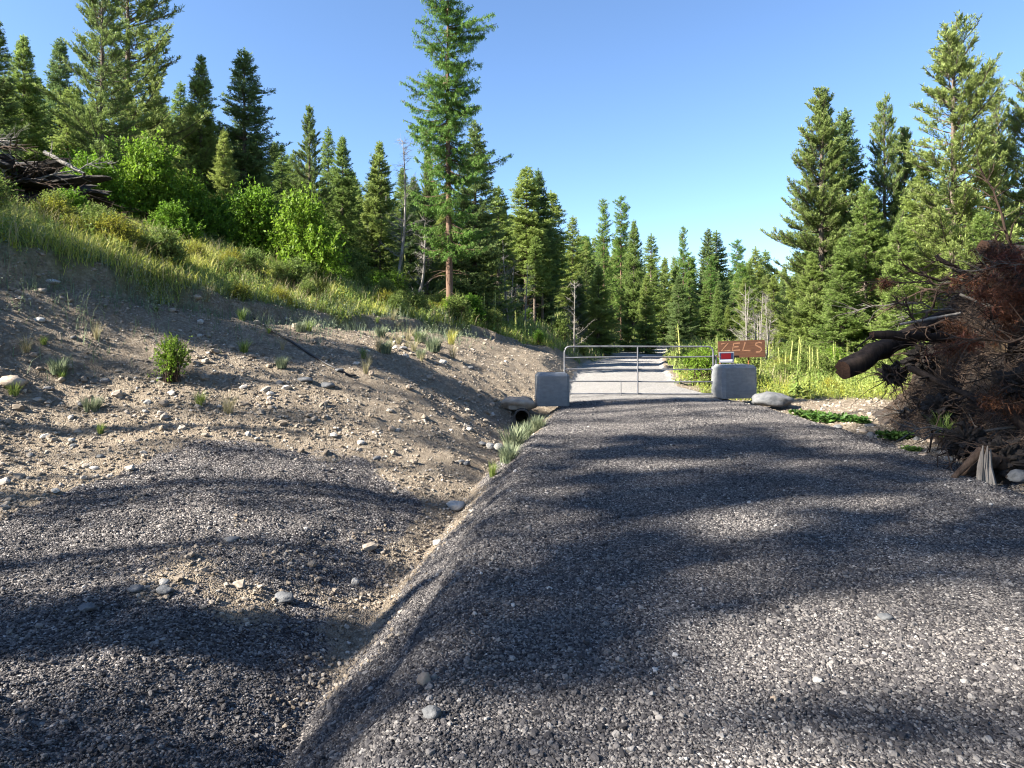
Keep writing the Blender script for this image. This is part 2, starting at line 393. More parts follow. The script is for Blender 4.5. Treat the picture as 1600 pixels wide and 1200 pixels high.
def grav_mask(x, y):
    l, r = road_lr(y); d = np.maximum(l-x, x-r)
    road = sstep(np.where(y < 11, .80, .35), np.where(y < 11, .40, -.05), d+.25*fbm(x*2.5, y*2.5, 72, 3))
    # gravel spilled over the lower left
    edge = np.interp(x, [-9, -6.2, -4.9, -4.5, -4.0, -3, -2, -1.2, -.6, .3], [2, 4.0, 5.6, 8.0, 8.3, 8.7, 8.8, 8.1, 6.6, 9])
    spill = sstep(.5, -.5, y-edge+fbm(x*1.2, y*1.2, 70, 4)*1.6)
    patch = sstep(.0, .2, fbm(x*.75+3, y*.75, 75, 3))*.95
    ditch = np.exp(-((x-(l-.92)-.15*fbm(y*2, y*0, 79, 2))/.24)**2)*sstep(3.5, 5.0, y)*.95
    spill = np.clip(spill-patch*.7-ditch, 0, 1)*(x < l)
    return np.clip(np.maximum(road, spill*1.0), 0, 1)
Gm = grav_mask(X, Y).ravel(); Gr = grass_mask(X, Y).ravel()
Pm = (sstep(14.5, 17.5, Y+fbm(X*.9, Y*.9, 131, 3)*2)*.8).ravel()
face_road = (D[:-1, :-1] < .02).ravel() & (Y[:-1, :-1].ravel() < 95)
for nm, sel, lab in (('gravel_road', face_road, None), ('ground', ~face_road, None)):
    q = Q[sel]; used, inv = np.unique(q, return_inverse=True); q = inv.reshape(-1, 4)
    me = mesh_np(nm, VV[used], q, [M_GROUND], smooth=True)
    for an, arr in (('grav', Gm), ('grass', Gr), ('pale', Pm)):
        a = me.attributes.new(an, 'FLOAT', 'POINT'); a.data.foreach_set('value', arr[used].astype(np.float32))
    o = add(nm, me); o['kind'] = 'structure'

# ------------------------------------------------------------------ loose stones (uncountable) as instanced stones
def scatter_stones(name, pts, scl, rot, tint, mat):
    me = bpy.data.meshes.new(name)
    me.vertices.add(len(pts)); me.vertices.foreach_set('co', np.asarray(pts, np.float32).ravel())
    for an, ty, key, arr in (('s', 'FLOAT_VECTOR', 'vector', scl), ('r', 'FLOAT_VECTOR', 'vector', rot), ('tint', 'FLOAT', 'value', tint)):
        a = me.attributes.new(an, ty, 'POINT'); a.data.foreach_set(key, np.asarray(arr, np.float32).ravel())
    a = me.attributes.new('idx', 'INT', 'POINT'); a.data.foreach_set('value', np.random.RandomState(5).randint(0, 4, len(pts)).astype(np.int32))
    o = add(name, me)
    ng = bpy.data.node_groups.new(name, 'GeometryNodeTree')
    ng.interface.new_socket('Geometry', in_out='INPUT', socket_type='NodeSocketGeometry')
    ng.interface.new_socket('Geometry', in_out='OUTPUT', socket_type='NodeSocketGeometry')
    N = ng.nodes.new; L = ng.links.new
    gi = N('NodeGroupInput'); go = N('NodeGroupOutput')
    iop = N('GeometryNodeInstanceOnPoints')
    g2i = N('GeometryNodeGeometryToInstance')
    for k in range(4):
        ico = N('GeometryNodeMeshIcoSphere'); ico.inputs['Radius'].default_value = .5; ico.inputs['Subdivisions'].default_value = 2
        sp = N('GeometryNodeSetPosition'); L(ico.outputs[0], sp.inputs['Geometry'])
        nz = N('ShaderNodeTexNoise'); nz.inputs['Scale'].default_value = 1.9; nz.inputs['Detail'].default_value = 1
        pos = N('GeometryNodeInputPosition'); va = N('ShaderNodeVectorMath'); va.operation = 'ADD'; va.inputs[1].default_value = (k*5.3, k*2.1, 1.7*k)
        L(pos.outputs[0], va.inputs[0]); L(va.outputs[0], nz.inputs['Vector'])
        vs = N('ShaderNodeVectorMath'); vs.operation = 'SUBTRACT'; L(nz.outputs['Color'], vs.inputs[0]); vs.inputs[1].default_value = (.5, .5, .5)
        vm = N('ShaderNodeVectorMath'); vm.operation = 'SCALE'; vm.inputs['Scale'].default_value = .75; L(vs.outputs[0], vm.inputs[0]); L(vm.outputs[0], sp.inputs['Offset'])
        sm = N('GeometryNodeSetMaterial'); sm.inputs['Material'].default_value = mat; L(sp.outputs[0], sm.inputs['Geometry'])
        ss = N('GeometryNodeSetShadeSmooth'); ss.inputs['Shade Smooth'].default_value = False; L(sm.outputs[0], ss.inputs[0])
        L(ss.outputs[0], g2i.inputs[0])
    def named(n, ty):
        a = N('GeometryNodeInputNamedAttribute'); a.data_type = ty; a.inputs['Name'].default_value = n; return a.outputs[0]
    m2p = N('GeometryNodeMeshToPoints'); L(gi.outputs[0], m2p.inputs['Mesh'])
    L(m2p.outputs[0], iop.inputs['Points']); L(g2i.outputs[0], iop.inputs['Instance'])
    iop.inputs['Pick Instance'].default_value = True
    L(named('idx', 'INT'), iop.inputs['Instance Index']); L(named('r', 'FLOAT_VECTOR'), iop.inputs['Rotation']); L(named('s', 'FLOAT_VECTOR'), iop.inputs['Scale'])
    L(iop.outputs[0], go.inputs[0])
    md = o.modifiers.new('stones', 'NODES'); md.node_group = ng
    o['kind'] = 'stuff'
    return o

rs = np.random.RandomState(11)
def frustum_pts(n, y0, y1, pw, x0=None, x1=None):
    """random points in the view wedge, density falling with distance**pw"""
    t = rs.rand(n)
    if abs(pw-2) < 1e-3: y = y0*(y1/y0)**t            # density ~ 1/y^2 in wedge
    else:
        e = 2-pw; y = (y0**e+t*(y1**e-y0**e))**(1/e)
    x = (rs.rand(n)*2-1)*(.84*y+.3)
    return x, y
def stones(name, x, y, size, aspect, tint, mat, sink=.2):
    n = len(x); z = height(x, y)
    s = size[:, None]*np.stack([.8+.5*rs.rand(n), .7+.4*rs.rand(n), aspect*(.8+.4*rs.rand(n))], -1)
    rot = np.stack([(rs.rand(n)-.5)*.9, (rs.rand(n)-.5)*.9, rs.rand(n)*6.28], -1)
    return scatter_stones(name, np.stack([x, y, z+s[:, 2]*sink], -1), s, rot, tint, mat)
M_STG = stone_mat('grey_gravel_stone', GRAV_STOPS)
M_STD = stone_mat('tan_bank_stone', [(0, (.12, .095, .07)), (.4, (.23, .19, .145)), (.75, (.36, .32, .27)), (1, (.52, .49, .45))])
x, y = frustum_pts(330000, 2.4, 15.5, 1.7)
gm = grav_mask(x, y); k = rs.rand(len(x)) < gm**1.5; x = x[k]; y = y[k]
sz = .0072+.0072*rs.rand(len(x))**1.5+.022*(rs.rand(len(x)) < .035)*rs.rand(len(x)); sz = sz*(1+.035*np.maximum(y-4, 0))*1.15
l_, r_r = road_lr(y); tr = np.exp(-((x-l_-1.35-.2*fbm(y*.6, y*0, 98, 2))/.28)**2)+np.exp(-((x-l_-3.2-.2*fbm(y*.6, y*0+5, 98, 2))/.28)**2)
tr = tr*(.4+1.2*np.clip(fbm(x*1.5, y*.6, 97, 3)+.4, 0, 1)); sz = sz*(1-.28*np.clip(tr, 0, 1))
tt = np.clip(rs.beta(1.5, 2.3, len(x))+.22*fbm(x*1.1, y*1.1, 90, 3)+.10*tr, 0, 1)
stones('gravel', x, y, sz, .7, tt, M_STG)
x, y = frustum_pts(230000, 3.0, 30, 1.5)
gm = grav_mask(x, y); gr = grass_mask(x, y); k = (rs.rand(len(x)) > gm) & (gr < .5) & (rs.rand(len(x)) < .25+1.3*np.clip(fbm(x*.8, y*.8, 95, 3)+.25, 0, 1)*np.clip(1.15-.09*np.maximum(y-8, 0), .15, 1)); x = x[k]; y = y[k]
sz = .010+.030*rs.rand(len(x))**2.2+.085*(rs.rand(len(x)) < .035)*rs.rand(len(x))**1.5; l_, r_r = road_lr(y); nearroad = np.maximum(l_-x, x-r_r) < 1.3; sz = np.where(nearroad, np.minimum(sz, .03), sz)*(1+.02*np.maximum(y-4, 0))*1.2
stones('bank_gravel', x, y, sz, .65, np.clip(rs.beta(2.0, 3.6, len(x))+.06*(sz > .06), 0, 1), M_STD)

# ------------------------------------------------------------------ single stones one can point at
M_ROCKG = rock_mat('grey_boulder_stone', (.055, .06, .065), (.17, .17, .17))
M_ROCKT = rock_mat('tan_boulder_stone', (.20, .145, .10), (.42, .34, .26))
M_ROCKP = rock_mat('pale_cobble_stone', (.26, .245, .22), (.46, .44, .40), 8)
def rock(u, v, w, h, mat, label, group=None, seed=1, flat=.6, at=None, sub=3, name='stone', cat='stone', rotz=0, amp=.3):
    p = at or onray(u, v)
    if p is None: return
    sx = w/F_PX*p[1]*.5; szz = h/F_PX*p[1]*.5
    V, Fa = lumpy(seed, sub, amp)
    V = V*np.array([sx, sx*.75, szz])
    V[:, 2] = np.maximum(V[:, 2], -szz*.6)
    me = mesh_np(name, V, Fa, [mat], smooth=(sub > 2))
    o = add(name, me, None, (p[0], p[1]+sx*.3, p[2]+szz*.45), (0, 0, rotz))
    return tag(o, label, cat, group)
rock(812, 636, 56, 24, M_ROCKT, 'low brown boulder lying against the left concrete block', seed=3, at=(.17, 14.3, -.09), name='boulder', cat='boulder')
rock(1209, 626, 66, 26, M_ROCKG, 'grey boulder beside the right concrete block', seed=5, at=(6.2, 15.1, -.1), name='boulder', cat='boulder')
rock(1590, 752, 30, 22, M_ROCKG, 'grey boulder at the foot of the brush pile by the frame edge', seed=8, at=(5.6, 7.05, -.03), name='boulder', cat='boulder')
singles = [
 (662, 1070, 20, 24, M_ROCKT, 'tan rounded stone in the gully beside the road shoulder', 11),
 (673, 1125, 30, 22, M_ROCKG, 'bluish grey stone at the shoulder nearest the camera', 12),
 (711, 797, 32, 16, M_ROCKP, 'flat pale stone at the ditch bottom, largest in the ditch', 13),
 (683, 852, 15, 11, M_ROCKP, 'round pale pebble on sand in the ditch', 14),
 (133, 954, 26, 13, M_ROCKG, 'flat grey stone half buried in dark shaded gravel at lower left', 16),
 (209, 933, 24, 12, M_ROCKG, 'grey slab, left one of the pair in dark shaded gravel', 17),
 (253, 930, 26, 14, M_ROCKG, 'grey slab, right one of the pair in dark shaded gravel', 18),
 (255, 915, 15, 12, M_ROCKP, 'white pointed stone leaning on a grey slab in shaded gravel', 19),
 (440, 942, 34, 15, M_ROCKG, 'blue grey flat stone in dark gravel above the ditch', 20),
 (554, 914, 13, 13, M_ROCKP, 'small round stone at the shaded ditch edge', 21),
 (361, 847, 24, 10, M_ROCKG, 'flat stone on the line between sunny and shaded gravel', 22),
 (1385, 975, 22, 12, M_ROCKG, 'oval grey pebble lying in shade on the right of the road', 23),
 (1210, 1100, 12, 12, M_ROCKT, 'small orange tan pebble on the sunlit road near the camera', 24),
 (1279, 1072, 16, 10, M_ROCKP, 'bluish white flat pebble on the road near the camera', 25),
 (765, 702, 14, 12, M_ROCKP, 'pale cobble left of the ditch grass, first of three in a row', 26),
 (779, 704, 16, 14, M_ROCKP, 'white cobble by the ditch grass, middle of three in a row', 27),
 (796, 706, 15, 13, M_ROCKP, 'cream cobble touching the ditch grass, last of three in a row', 28),
 (475, 598, 26, 9, M_ROCKG, 'flat grey slate on the shaded bank, upper of two', 29),
 (510, 606, 24, 10, M_ROCKG, 'flat grey slate on the shaded bank, lower of two', 30),
 (80, 448, 20, 9, M_ROCKP, 'pale slab below the dark grass edge at upper left', 31),
 (12, 605, 40, 24, M_ROCKT, 'tan boulder on the bank at the left frame edge', 32),
 (60, 506, 16, 9, M_ROCKP, 'pale cobble on the dark upper bank at far left', 33),
]
for (u, v, w_, h_, m_, lab, sd) in singles: rock(u, v, w_, h_, m_, lab, seed=sd, sub=2 if w_ < 15 else 3)
for i in range(60):
    u = rs.uniform(10, 780); v = rs.uniform(470, 780)
    p = onray(u, v, 6)
    if p is None or grass_mask(np.array([p[0]]), np.array([p[1]]))[0] > .3 or grav_mask(np.array([p[0]]), np.array([p[1]]))[0] > .4: continue
    rock(u, v, rs.uniform(9, 17), rs.uniform(6, 10), [M_ROCKG, M_ROCKP, M_ROCKT][i % 3], ['grey', 'pale', 'tan'][i % 3]+' loose cobble scattered on the dirt bank', ['grey', 'pale', 'tan'][i % 3]+' cobbles scattered over the dirt bank', seed=40+i, sub=2, rotz=rs.rand()*6)
for i in range(26):
    x_ = 5.75+rs.rand()*.9; y_ = rs.uniform(6.6, 14.5)
    rock(0, 0, rs.uniform(12, 30)*8/y_, rs.uniform(8, 18)*8/y_, [M_ROCKT, M_ROCKG][i % 2], 'rough stone in the row along the right road edge', 'stones along the right road edge', seed=110+i, at=(x_, y_, hz(x_, y_)-.02), sub=2, rotz=rs.rand()*6)

# ------------------------------------------------------------------ concrete blocks
def concrete():
    m, t, b, N, L = nmat('cast_concrete')
    tc = N('ShaderNodeTexCoord').outputs['Object']
    mp = N('ShaderNodeMapping'); mp.inputs['Scale'].default_value = (2, 2, 9); L(tc, mp.inputs[0])
    n = tex_noise(N, L, mp.outputs[0], 1.6, 6, .6); n2 = tex_noise(N, L, tc, 9, 8, .75)
    r = ramp(N, [(.25, (.105, .115, .12)), (.5, (.175, .185, .19)), (.8, (.27, .275, .275))])
    a = N('ShaderNodeMath'); a.operation = 'MULTIPLY_ADD'; L(n.outputs[0], a.inputs[0]); a.inputs[1].default_value = .5
    c = N('ShaderNodeMath'); c.operation = 'MULTIPLY'; L(n2.outputs[0], c.inputs[0]); c.inputs[1].default_value = .55; L(c.outputs[0], a.inputs[2])
    L(a.outputs[0], r.inputs[0])
    # dirt splashed up from the ground
    sx = N('ShaderNodeSeparateXYZ'); L(tc, sx.inputs[0])
    mr = N('ShaderNodeMapRange'); L(sx.outputs[2], mr.inputs[0]); mr.inputs[1].default_value = 0; mr.inputs[2].default_value = .22; mr.inputs[3].default_value = .55; mr.inputs[4].default_value = 0
    mu = N('ShaderNodeMath'); mu.operation = 'MULTIPLY'; L(mr.outputs[0], mu.inputs[0]); L(n2.outputs[0], mu.inputs[1])
    L(mixc(N, L, mu.outputs[0], r.outputs[0], (.22, .17, .12)), b.inputs['Base Color'])
    bp = N('ShaderNodeBump'); bp.inputs['Strength'].default_value = .5; bp.inputs['Distance'].default_value = .01; L(n2.outputs[0], bp.inputs['Height']); L(bp.outputs[0], b.inputs['Normal'])
    b.inputs['Roughness'].default_value = .9
    return m
M_CONC = concrete()
def block(loc, w, dpt, h, rz, ch, label):
    import bmesh
    bm = bmesh.new(); bmesh.ops.create_cube(bm, size=1)
    for v in bm.verts:
        v.co.x *= w; v.co.y *= dpt; v.co.z = (v.co.z+.5)*h
    ed = [e for e in bm.edges if not all(v.co.z < .01 for v in e.verts)]
    bmesh.ops.bevel(bm, geom=ed, offset=ch, segments=1, affect='EDGES', profile=.5)
    bmesh.ops.subdivide_edges(bm, edges=bm.edges[:], cuts=3, use_grid_fill=True)
    from mathutils import noise
    for v in bm.verts: v.co += Vector((noise.noise(v.co*5), noise.noise(v.co*5+Vector((9, 0, 0))), noise.noise(v.co*5+Vector((0, 9, 0)))*.6))*.0035
    me = bpy.data.meshes.new('concrete_block'); bm.to_mesh(me); bm.free(); me.materials.append(M_CONC)
    for p in me.polygons: p.use_smooth = False
    t = thing('concrete_block', label, 'concrete block', loc, (0, 0, rz))
    add('block_body', me, t)
    # lifting eye on top
    th = np.linspace(0, np.pi, 9); pp = np.stack([.05*np.cos(th), 0*th, .04*np.sin(th)], -1)[None]
    V, q = tubes(pp, np.full((1, 9), .008), 6)
    add('lifting_eye', mesh_np('lifting_eye', V, q, [M_RUST], True), t, (0, 0, h-.003))
M_RUST = plain('rusty_iron', (.13, .065, .035), .8, .3, 20, .4)
block(((862.5-800)/1000*14.65, 14.65, -.05), .735, .62, .735, R(3), .06, 'smaller smooth grey concrete block at the left gate end beside a brown boulder')
block(((1146.5-800)/1000*16.2, 16.2, -.03), .93, .70, .83, R(9), .075, 'wider streaked concrete block at the right gate end in front of the wooden sign')

# ------------------------------------------------------------------ gate
def galv():
    m, t, b, N, L = nmat('galvanised_steel')
    tc = N('ShaderNodeTexCoord').outputs['Object']; n = tex_noise(N, L, tc, 7, 5, .6)
    r = ramp(N, [(.3, (.07, .073, .085)), (.7, (.15, .155, .17))]); L(n.outputs[0], r.inputs[0]); L(r.outputs[0], b.inputs['Base Color'])
    b.inputs['Metallic'].default_value = .3; b.inputs['Roughness'].default_value = .6
    return m
M_GALV = galv()
GD = 16.35
def gp(u, v): return ((u-800)/F_PX*GD, 0, CAMH-(v-HOR)/F_PX*GD)
gate = thing('farm_gate', 'galvanised tube farm gate closed across the gravel road', 'gate', (0, GD, 0))
rt = .023
def arc_corner(cx, cz, r, a0, a1, n=7):
    a = np.linspace(a0, a1, n); return [(cx+r*math.cos(t), 0, cz+r*math.sin(t)) for t in a]
xl, _, zt = gp(882, 541.5); xr, _, _ = gp(1114.5, 541.5); zb = gp(0, 616.5)[2]
r_ = .14
path = [(xl, 0, zb)]+[(xl, 0, zt-r_-.02)]+arc_corner(xl+r_, zt-r_, r_, math.pi, math.pi/2)+[(xl+(xr-xl)*.33, 0, zt+.004), (xl+(xr-xl)*.66, 0, zt-.002)]+arc_corner(xr-r_, zt-r_, r_, math.pi/2, 0)+[(xr, 0, zt-r_-.02), (xr, 0, zb-.03)]
V, q = tubes(np.array(path)[None], np.full((1, len(path)), rt), 10)
add('outer_frame', mesh_np('outer_frame', V, q, [M_GALV], True), gate)
for vl, vr in ((559, 557), (577, 577), (596, 596.3), (615.3, 615.3)):
    a = gp(882, vl); b = gp(1114.5, vr)
    pts = np.linspace(a, b, 7); pts[:, 2] += .006*np.sin(np.linspace(0, 6, 7)); 
    V, q = tubes(pts[None], np.full((1, 7), rt*.8), 8)
    add('rail', mesh_np('rail', V, q, [M_GALV], True), gate)
a = gp(996, 542); b = gp(996, 615)
V, q = tubes(np.array([[a, b]]), np.full((1, 2), .02), 8); add('centre_brace', mesh_np('centre_brace', V, q, [M_GALV], True), gate, (0, -.036, 0))
a = gp(970, 596); b = gp(970, 620)
V, q = tubes(np.array([[a, b]]), np.full((1, 2), .011), 6); add('drop_bolt', mesh_np('drop_bolt', V, q, [M_GALV], True), gate, (0, -.034, 0))
for vv in (557, 598):
    a = gp(1115, vv); b = gp(1126, vv+1)
    V, q = tubes(np.array([[a, b]]), np.full((1, 2), .012), 6); add('hinge_pin', mesh_np('hinge_pin', V, q, [M_RUST], True), gate)
    V, q = tubes(np.array([[gp(1114.5, vv-2), gp(1114.5, vv+2)]]), np.full((1, 2), .032), 8); add('hinge_band', mesh_np('hinge_band', V, q, [M_GALV], True), gate)
# chain looping from the gate end to the left block
a = np.array(gp(883, 590)); b = np.array([a[0]-.16, -1.2, .30])
gpst = thing('gate_post', 'short steel hinge post at the right end of the gate', 'post', (gp(1119, 0)[0], GD+.02, 0))
V, q = tubes(np.array([[(0, 0, -.1), (0, 0, .62), (0, 0, 1.02)]]), np.full((1, 3), .03), 10)
add('post_tube', mesh_np('post_tube', V, q, [M_GALV], True), gpst)
V, q = tubes(np.array([[(0, 0, 1.02), (0, 0, 1.035), (0, 0, 1.036)]]), np.array([[.034, .034, .001]]), 10)
add('post_cap', mesh_np('post_cap', V, q, [M_GALV], True), gpst)

# ------------------------------------------------------------------ signs
def quadbox(c, th):
    """c: 4 corners (TL,TR,BR,BL) in the x-z plane; box with thickness th towards +y"""
    c = [Vector((a[0], 0, a[2])) for a in c]
    V = [tuple(v) for v in c]+[(v.x, th, v.z) for v in c]
    Fa = [(0, 3, 2, 1), (4, 5, 6, 7), (0, 1, 5, 4), (1, 2, 6, 5), (2, 3, 7, 6), (3, 0, 4, 7)]
    return V, Fa
def board_mat():
    m, t, b, N, L = nmat('weathered_orange_brown_board')
    tc = N('ShaderNodeTexCoord').outputs['Object']; mp = N('ShaderNodeMapping'); mp.inputs['Scale'].default_value = (1.2, 1, 14); L(tc, mp.inputs[0])
    n = tex_noise(N, L, mp.outputs[0], 3, 6, .65)
    r = ramp(N, [(.25, (.045, .019, .009)), (.55, (.095, .038, .016)), (.8, (.155, .064, .026))]); L(n.outputs[0], r.inputs[0]); L(r.outputs[0], b.inputs['Base Color'])
    b.inputs['Roughness'].default_value = .75
    return m
SD = 16.75
def spx(u, v, d=SD): return ((u-800)/F_PX*d, 0, CAMH-(v-HOR)/F_PX*d)
sign = thing('wooden_sign', 'orange brown wooden board reading ZELS above the right concrete block', 'sign', (0, SD, 0))
V, Fa = quadbox([spx(1122, 533.3), spx(1195, 530.8), spx(1196, 558), spx(1122.5, 559.3)], .025)
me = bpy.data.meshes.new('board'); me.from_pydata(V, [], Fa); me.materials.append(board_mat()); add('board', me, sign)
M_LETT = plain('faded_orange_lettering', (.25, .125, .065), .8, 0, 25, .35)
cxp, cyp = [], []
letters = {'Z': [[(1126.5, 537.5), (1138, 535.5), (1127, 548.5), (1141, 547.6)]],
           'E': [[(1156, 536), (1146.5, 536.8), (1144.5, 547.6), (1156.5, 547)], [(1145.5, 542.3), (1154, 541.5)]],
           'L': [[(1164.5, 534.5), (1160.5, 547.5), (1172.5, 547.8)]],
           'S': [[(1190.5, 535.8), (1186, 534.8), (1181, 536.5), (1180.5, 539), (1184, 541), (1188.5, 543.2), (1190, 546.5), (1187, 549.6), (1181, 550)]]}
for ch, strokes in letters.items():
    g_ = Geo()
    for st in strokes:
        p = np.array([spx(*s) for s in st]); p[:, 1] = -.0025
        # flat painted ribbon
        d = np.gradient(p, axis=0); d = norm(d); nrm = np.stack([-d[:, 2], 0*d[:, 0], d[:, 0]], -1)
        wd = .019
        Vr = np.concatenate([p+nrm*wd, p-nrm*wd]); n_ = len(p)
        q = np.array([[i, i+1, n_+i+1, n_+i] for i in range(n_-1)])
        g_.add(Vr, q)
    o = add('letter', g_.mesh('letter', [M_LETT]), sign); o['label'] = 'faded painted letter '+ch
M_POSTW = bark_mat('brown_post_wood', (.09, .035, .015), (.22, .09, .04), 8, .2)
V, q = tubes(np.array([[(0, 0, -.05), (0, 0, .6), (0, 0, 1.25)]]), np.full((1, 3), .035), 6)
o = add('sign_post', mesh_np('sign_post', V, q, [M_POSTW]), sign, (spx(1127, 0)[0], .075, 0))
V, q = tubes(np.array([[(0, 0, -.05), (0, 0, .6), (0, 0, 1.20)]]), np.full((1, 3), .022), 6)
o = add('sign_post', mesh_np('sign_post', V, q, [M_POSTW]), sign, (spx(1171, 0)[0], .055, 0))
SD2 = SD-.06
ns = thing('notice_sign', 'small notice sign with dark red panel and white strip in a silver frame', 'sign', (0, SD2, 0))
def panel(nm, pts, th, y, mat):
    V, Fa = quadbox([spx(*p, SD2) for p in pts], th); V = [(a, b+y, c) for a, b, c in V]
    me = bpy.data.meshes.new(nm); me.from_pydata(V, [], Fa); me.materials.append(mat); return add(nm, me, ns)
M_SILV = plain('silver_sign_edge', (.28, .3, .32), .5, .3)
panel('backing', [(1123, 550.2), (1147, 549.6), (1146.6, 566.7), (1124, 567)], .008, 0, M_SILV)
panel('navy_field', [(1124.3, 551.8), (1145.8, 551.2), (1145.6, 565.4), (1125, 565.6)], .002, -.0045, plain('navy_sign_print', (.02, .028, .07), .4))
panel('red_panel', [(1126.5, 552.4), (1142, 552.0), (1142, 560.4), (1126.8, 560.8)], .002, -.008, plain('dark_red_sign_print', (.12, .004, .008), .4))
panel('white_strip', [(1125, 562), (1144.5, 561.4), (1144.3, 564.9), (1125.2, 565.2)], .002, -.008, plain('white_sign_print', (.42, .43, .5), .4))
# small steel bracket tying the notice to the sign
V, q = tubes(np.array([[spx(1116, 557.5, SD2), spx(1124, 557.5, SD2)]]), np.full((1, 2), .008), 6)
add('bracket', mesh_np('bracket', V, q, [M_GALV]), ns)

# ------------------------------------------------------------------ culvert
cp = P(815.5, 652, 13.75)
cul = thing('culvert_pipe', 'black corrugated culvert pipe opening in the ditch below the brown boulder', 'culvert pipe', cp, (0, 0, R(-1)))
ys = np.linspace(0, 4.0, 90); rr_ = .155+.008*np.sin(ys*60)
V1, q1 = tubes(np.stack([0*ys, ys, 0*ys-.01*ys], -1)[None], rr_[None], 24)
V2, q2 = tubes(np.stack([0*ys, ys, 0*ys-.01*ys], -1)[None], (rr_-.014)[None], 24)
g_ = Geo(); g_.add(V1, q1); g_.add(V2, q2[:, ::-1]); n1 = len(V1)
g_.add(np.concatenate([V1[:24], V2[:24]]), np.array([[i, (i+1) % 24, 24+(i+1) % 24, 24+i] for i in range(24)]))
add('pipe_wall', g_.mesh('pipe_wall', [plain('black_plastic_pipe', (.018, .018, .018), .6)], True), cul)
V, q = tubes(np.stack([.17*np.cos(np.linspace(0, 2*np.pi, 33)), 0*np.linspace(0, 1, 33), .17*np.sin(np.linspace(0, 2*np.pi, 33))], -1)[None], np.full((1, 33), .013), 6)
add('pipe_lip', mesh_np('pipe_lip', V, q, [plain('dusty_plastic', (.05, .05, .045), .7)], True), cul)

# ------------------------------------------------------------------ black pipe lying on the bank
pp = []
for u, v in [(395, 500), (425, 518), (455, 537), (485, 556), (510, 571), (530, 582), (546, 589), (556, 590)]:
    p = onray(u, v, 7); pp.append((p[0], p[1], p[2]+.02))
V, q = tubes(np.array(pp)[None], np.full((1, len(pp)), .022), 8)
tag(add('black_hose', mesh_np('black_hose', V, q, [plain('black_hose_rubber', (.015, .014, .014), .6)], True)), 'black hose half buried running down the dirt bank', 'hose')

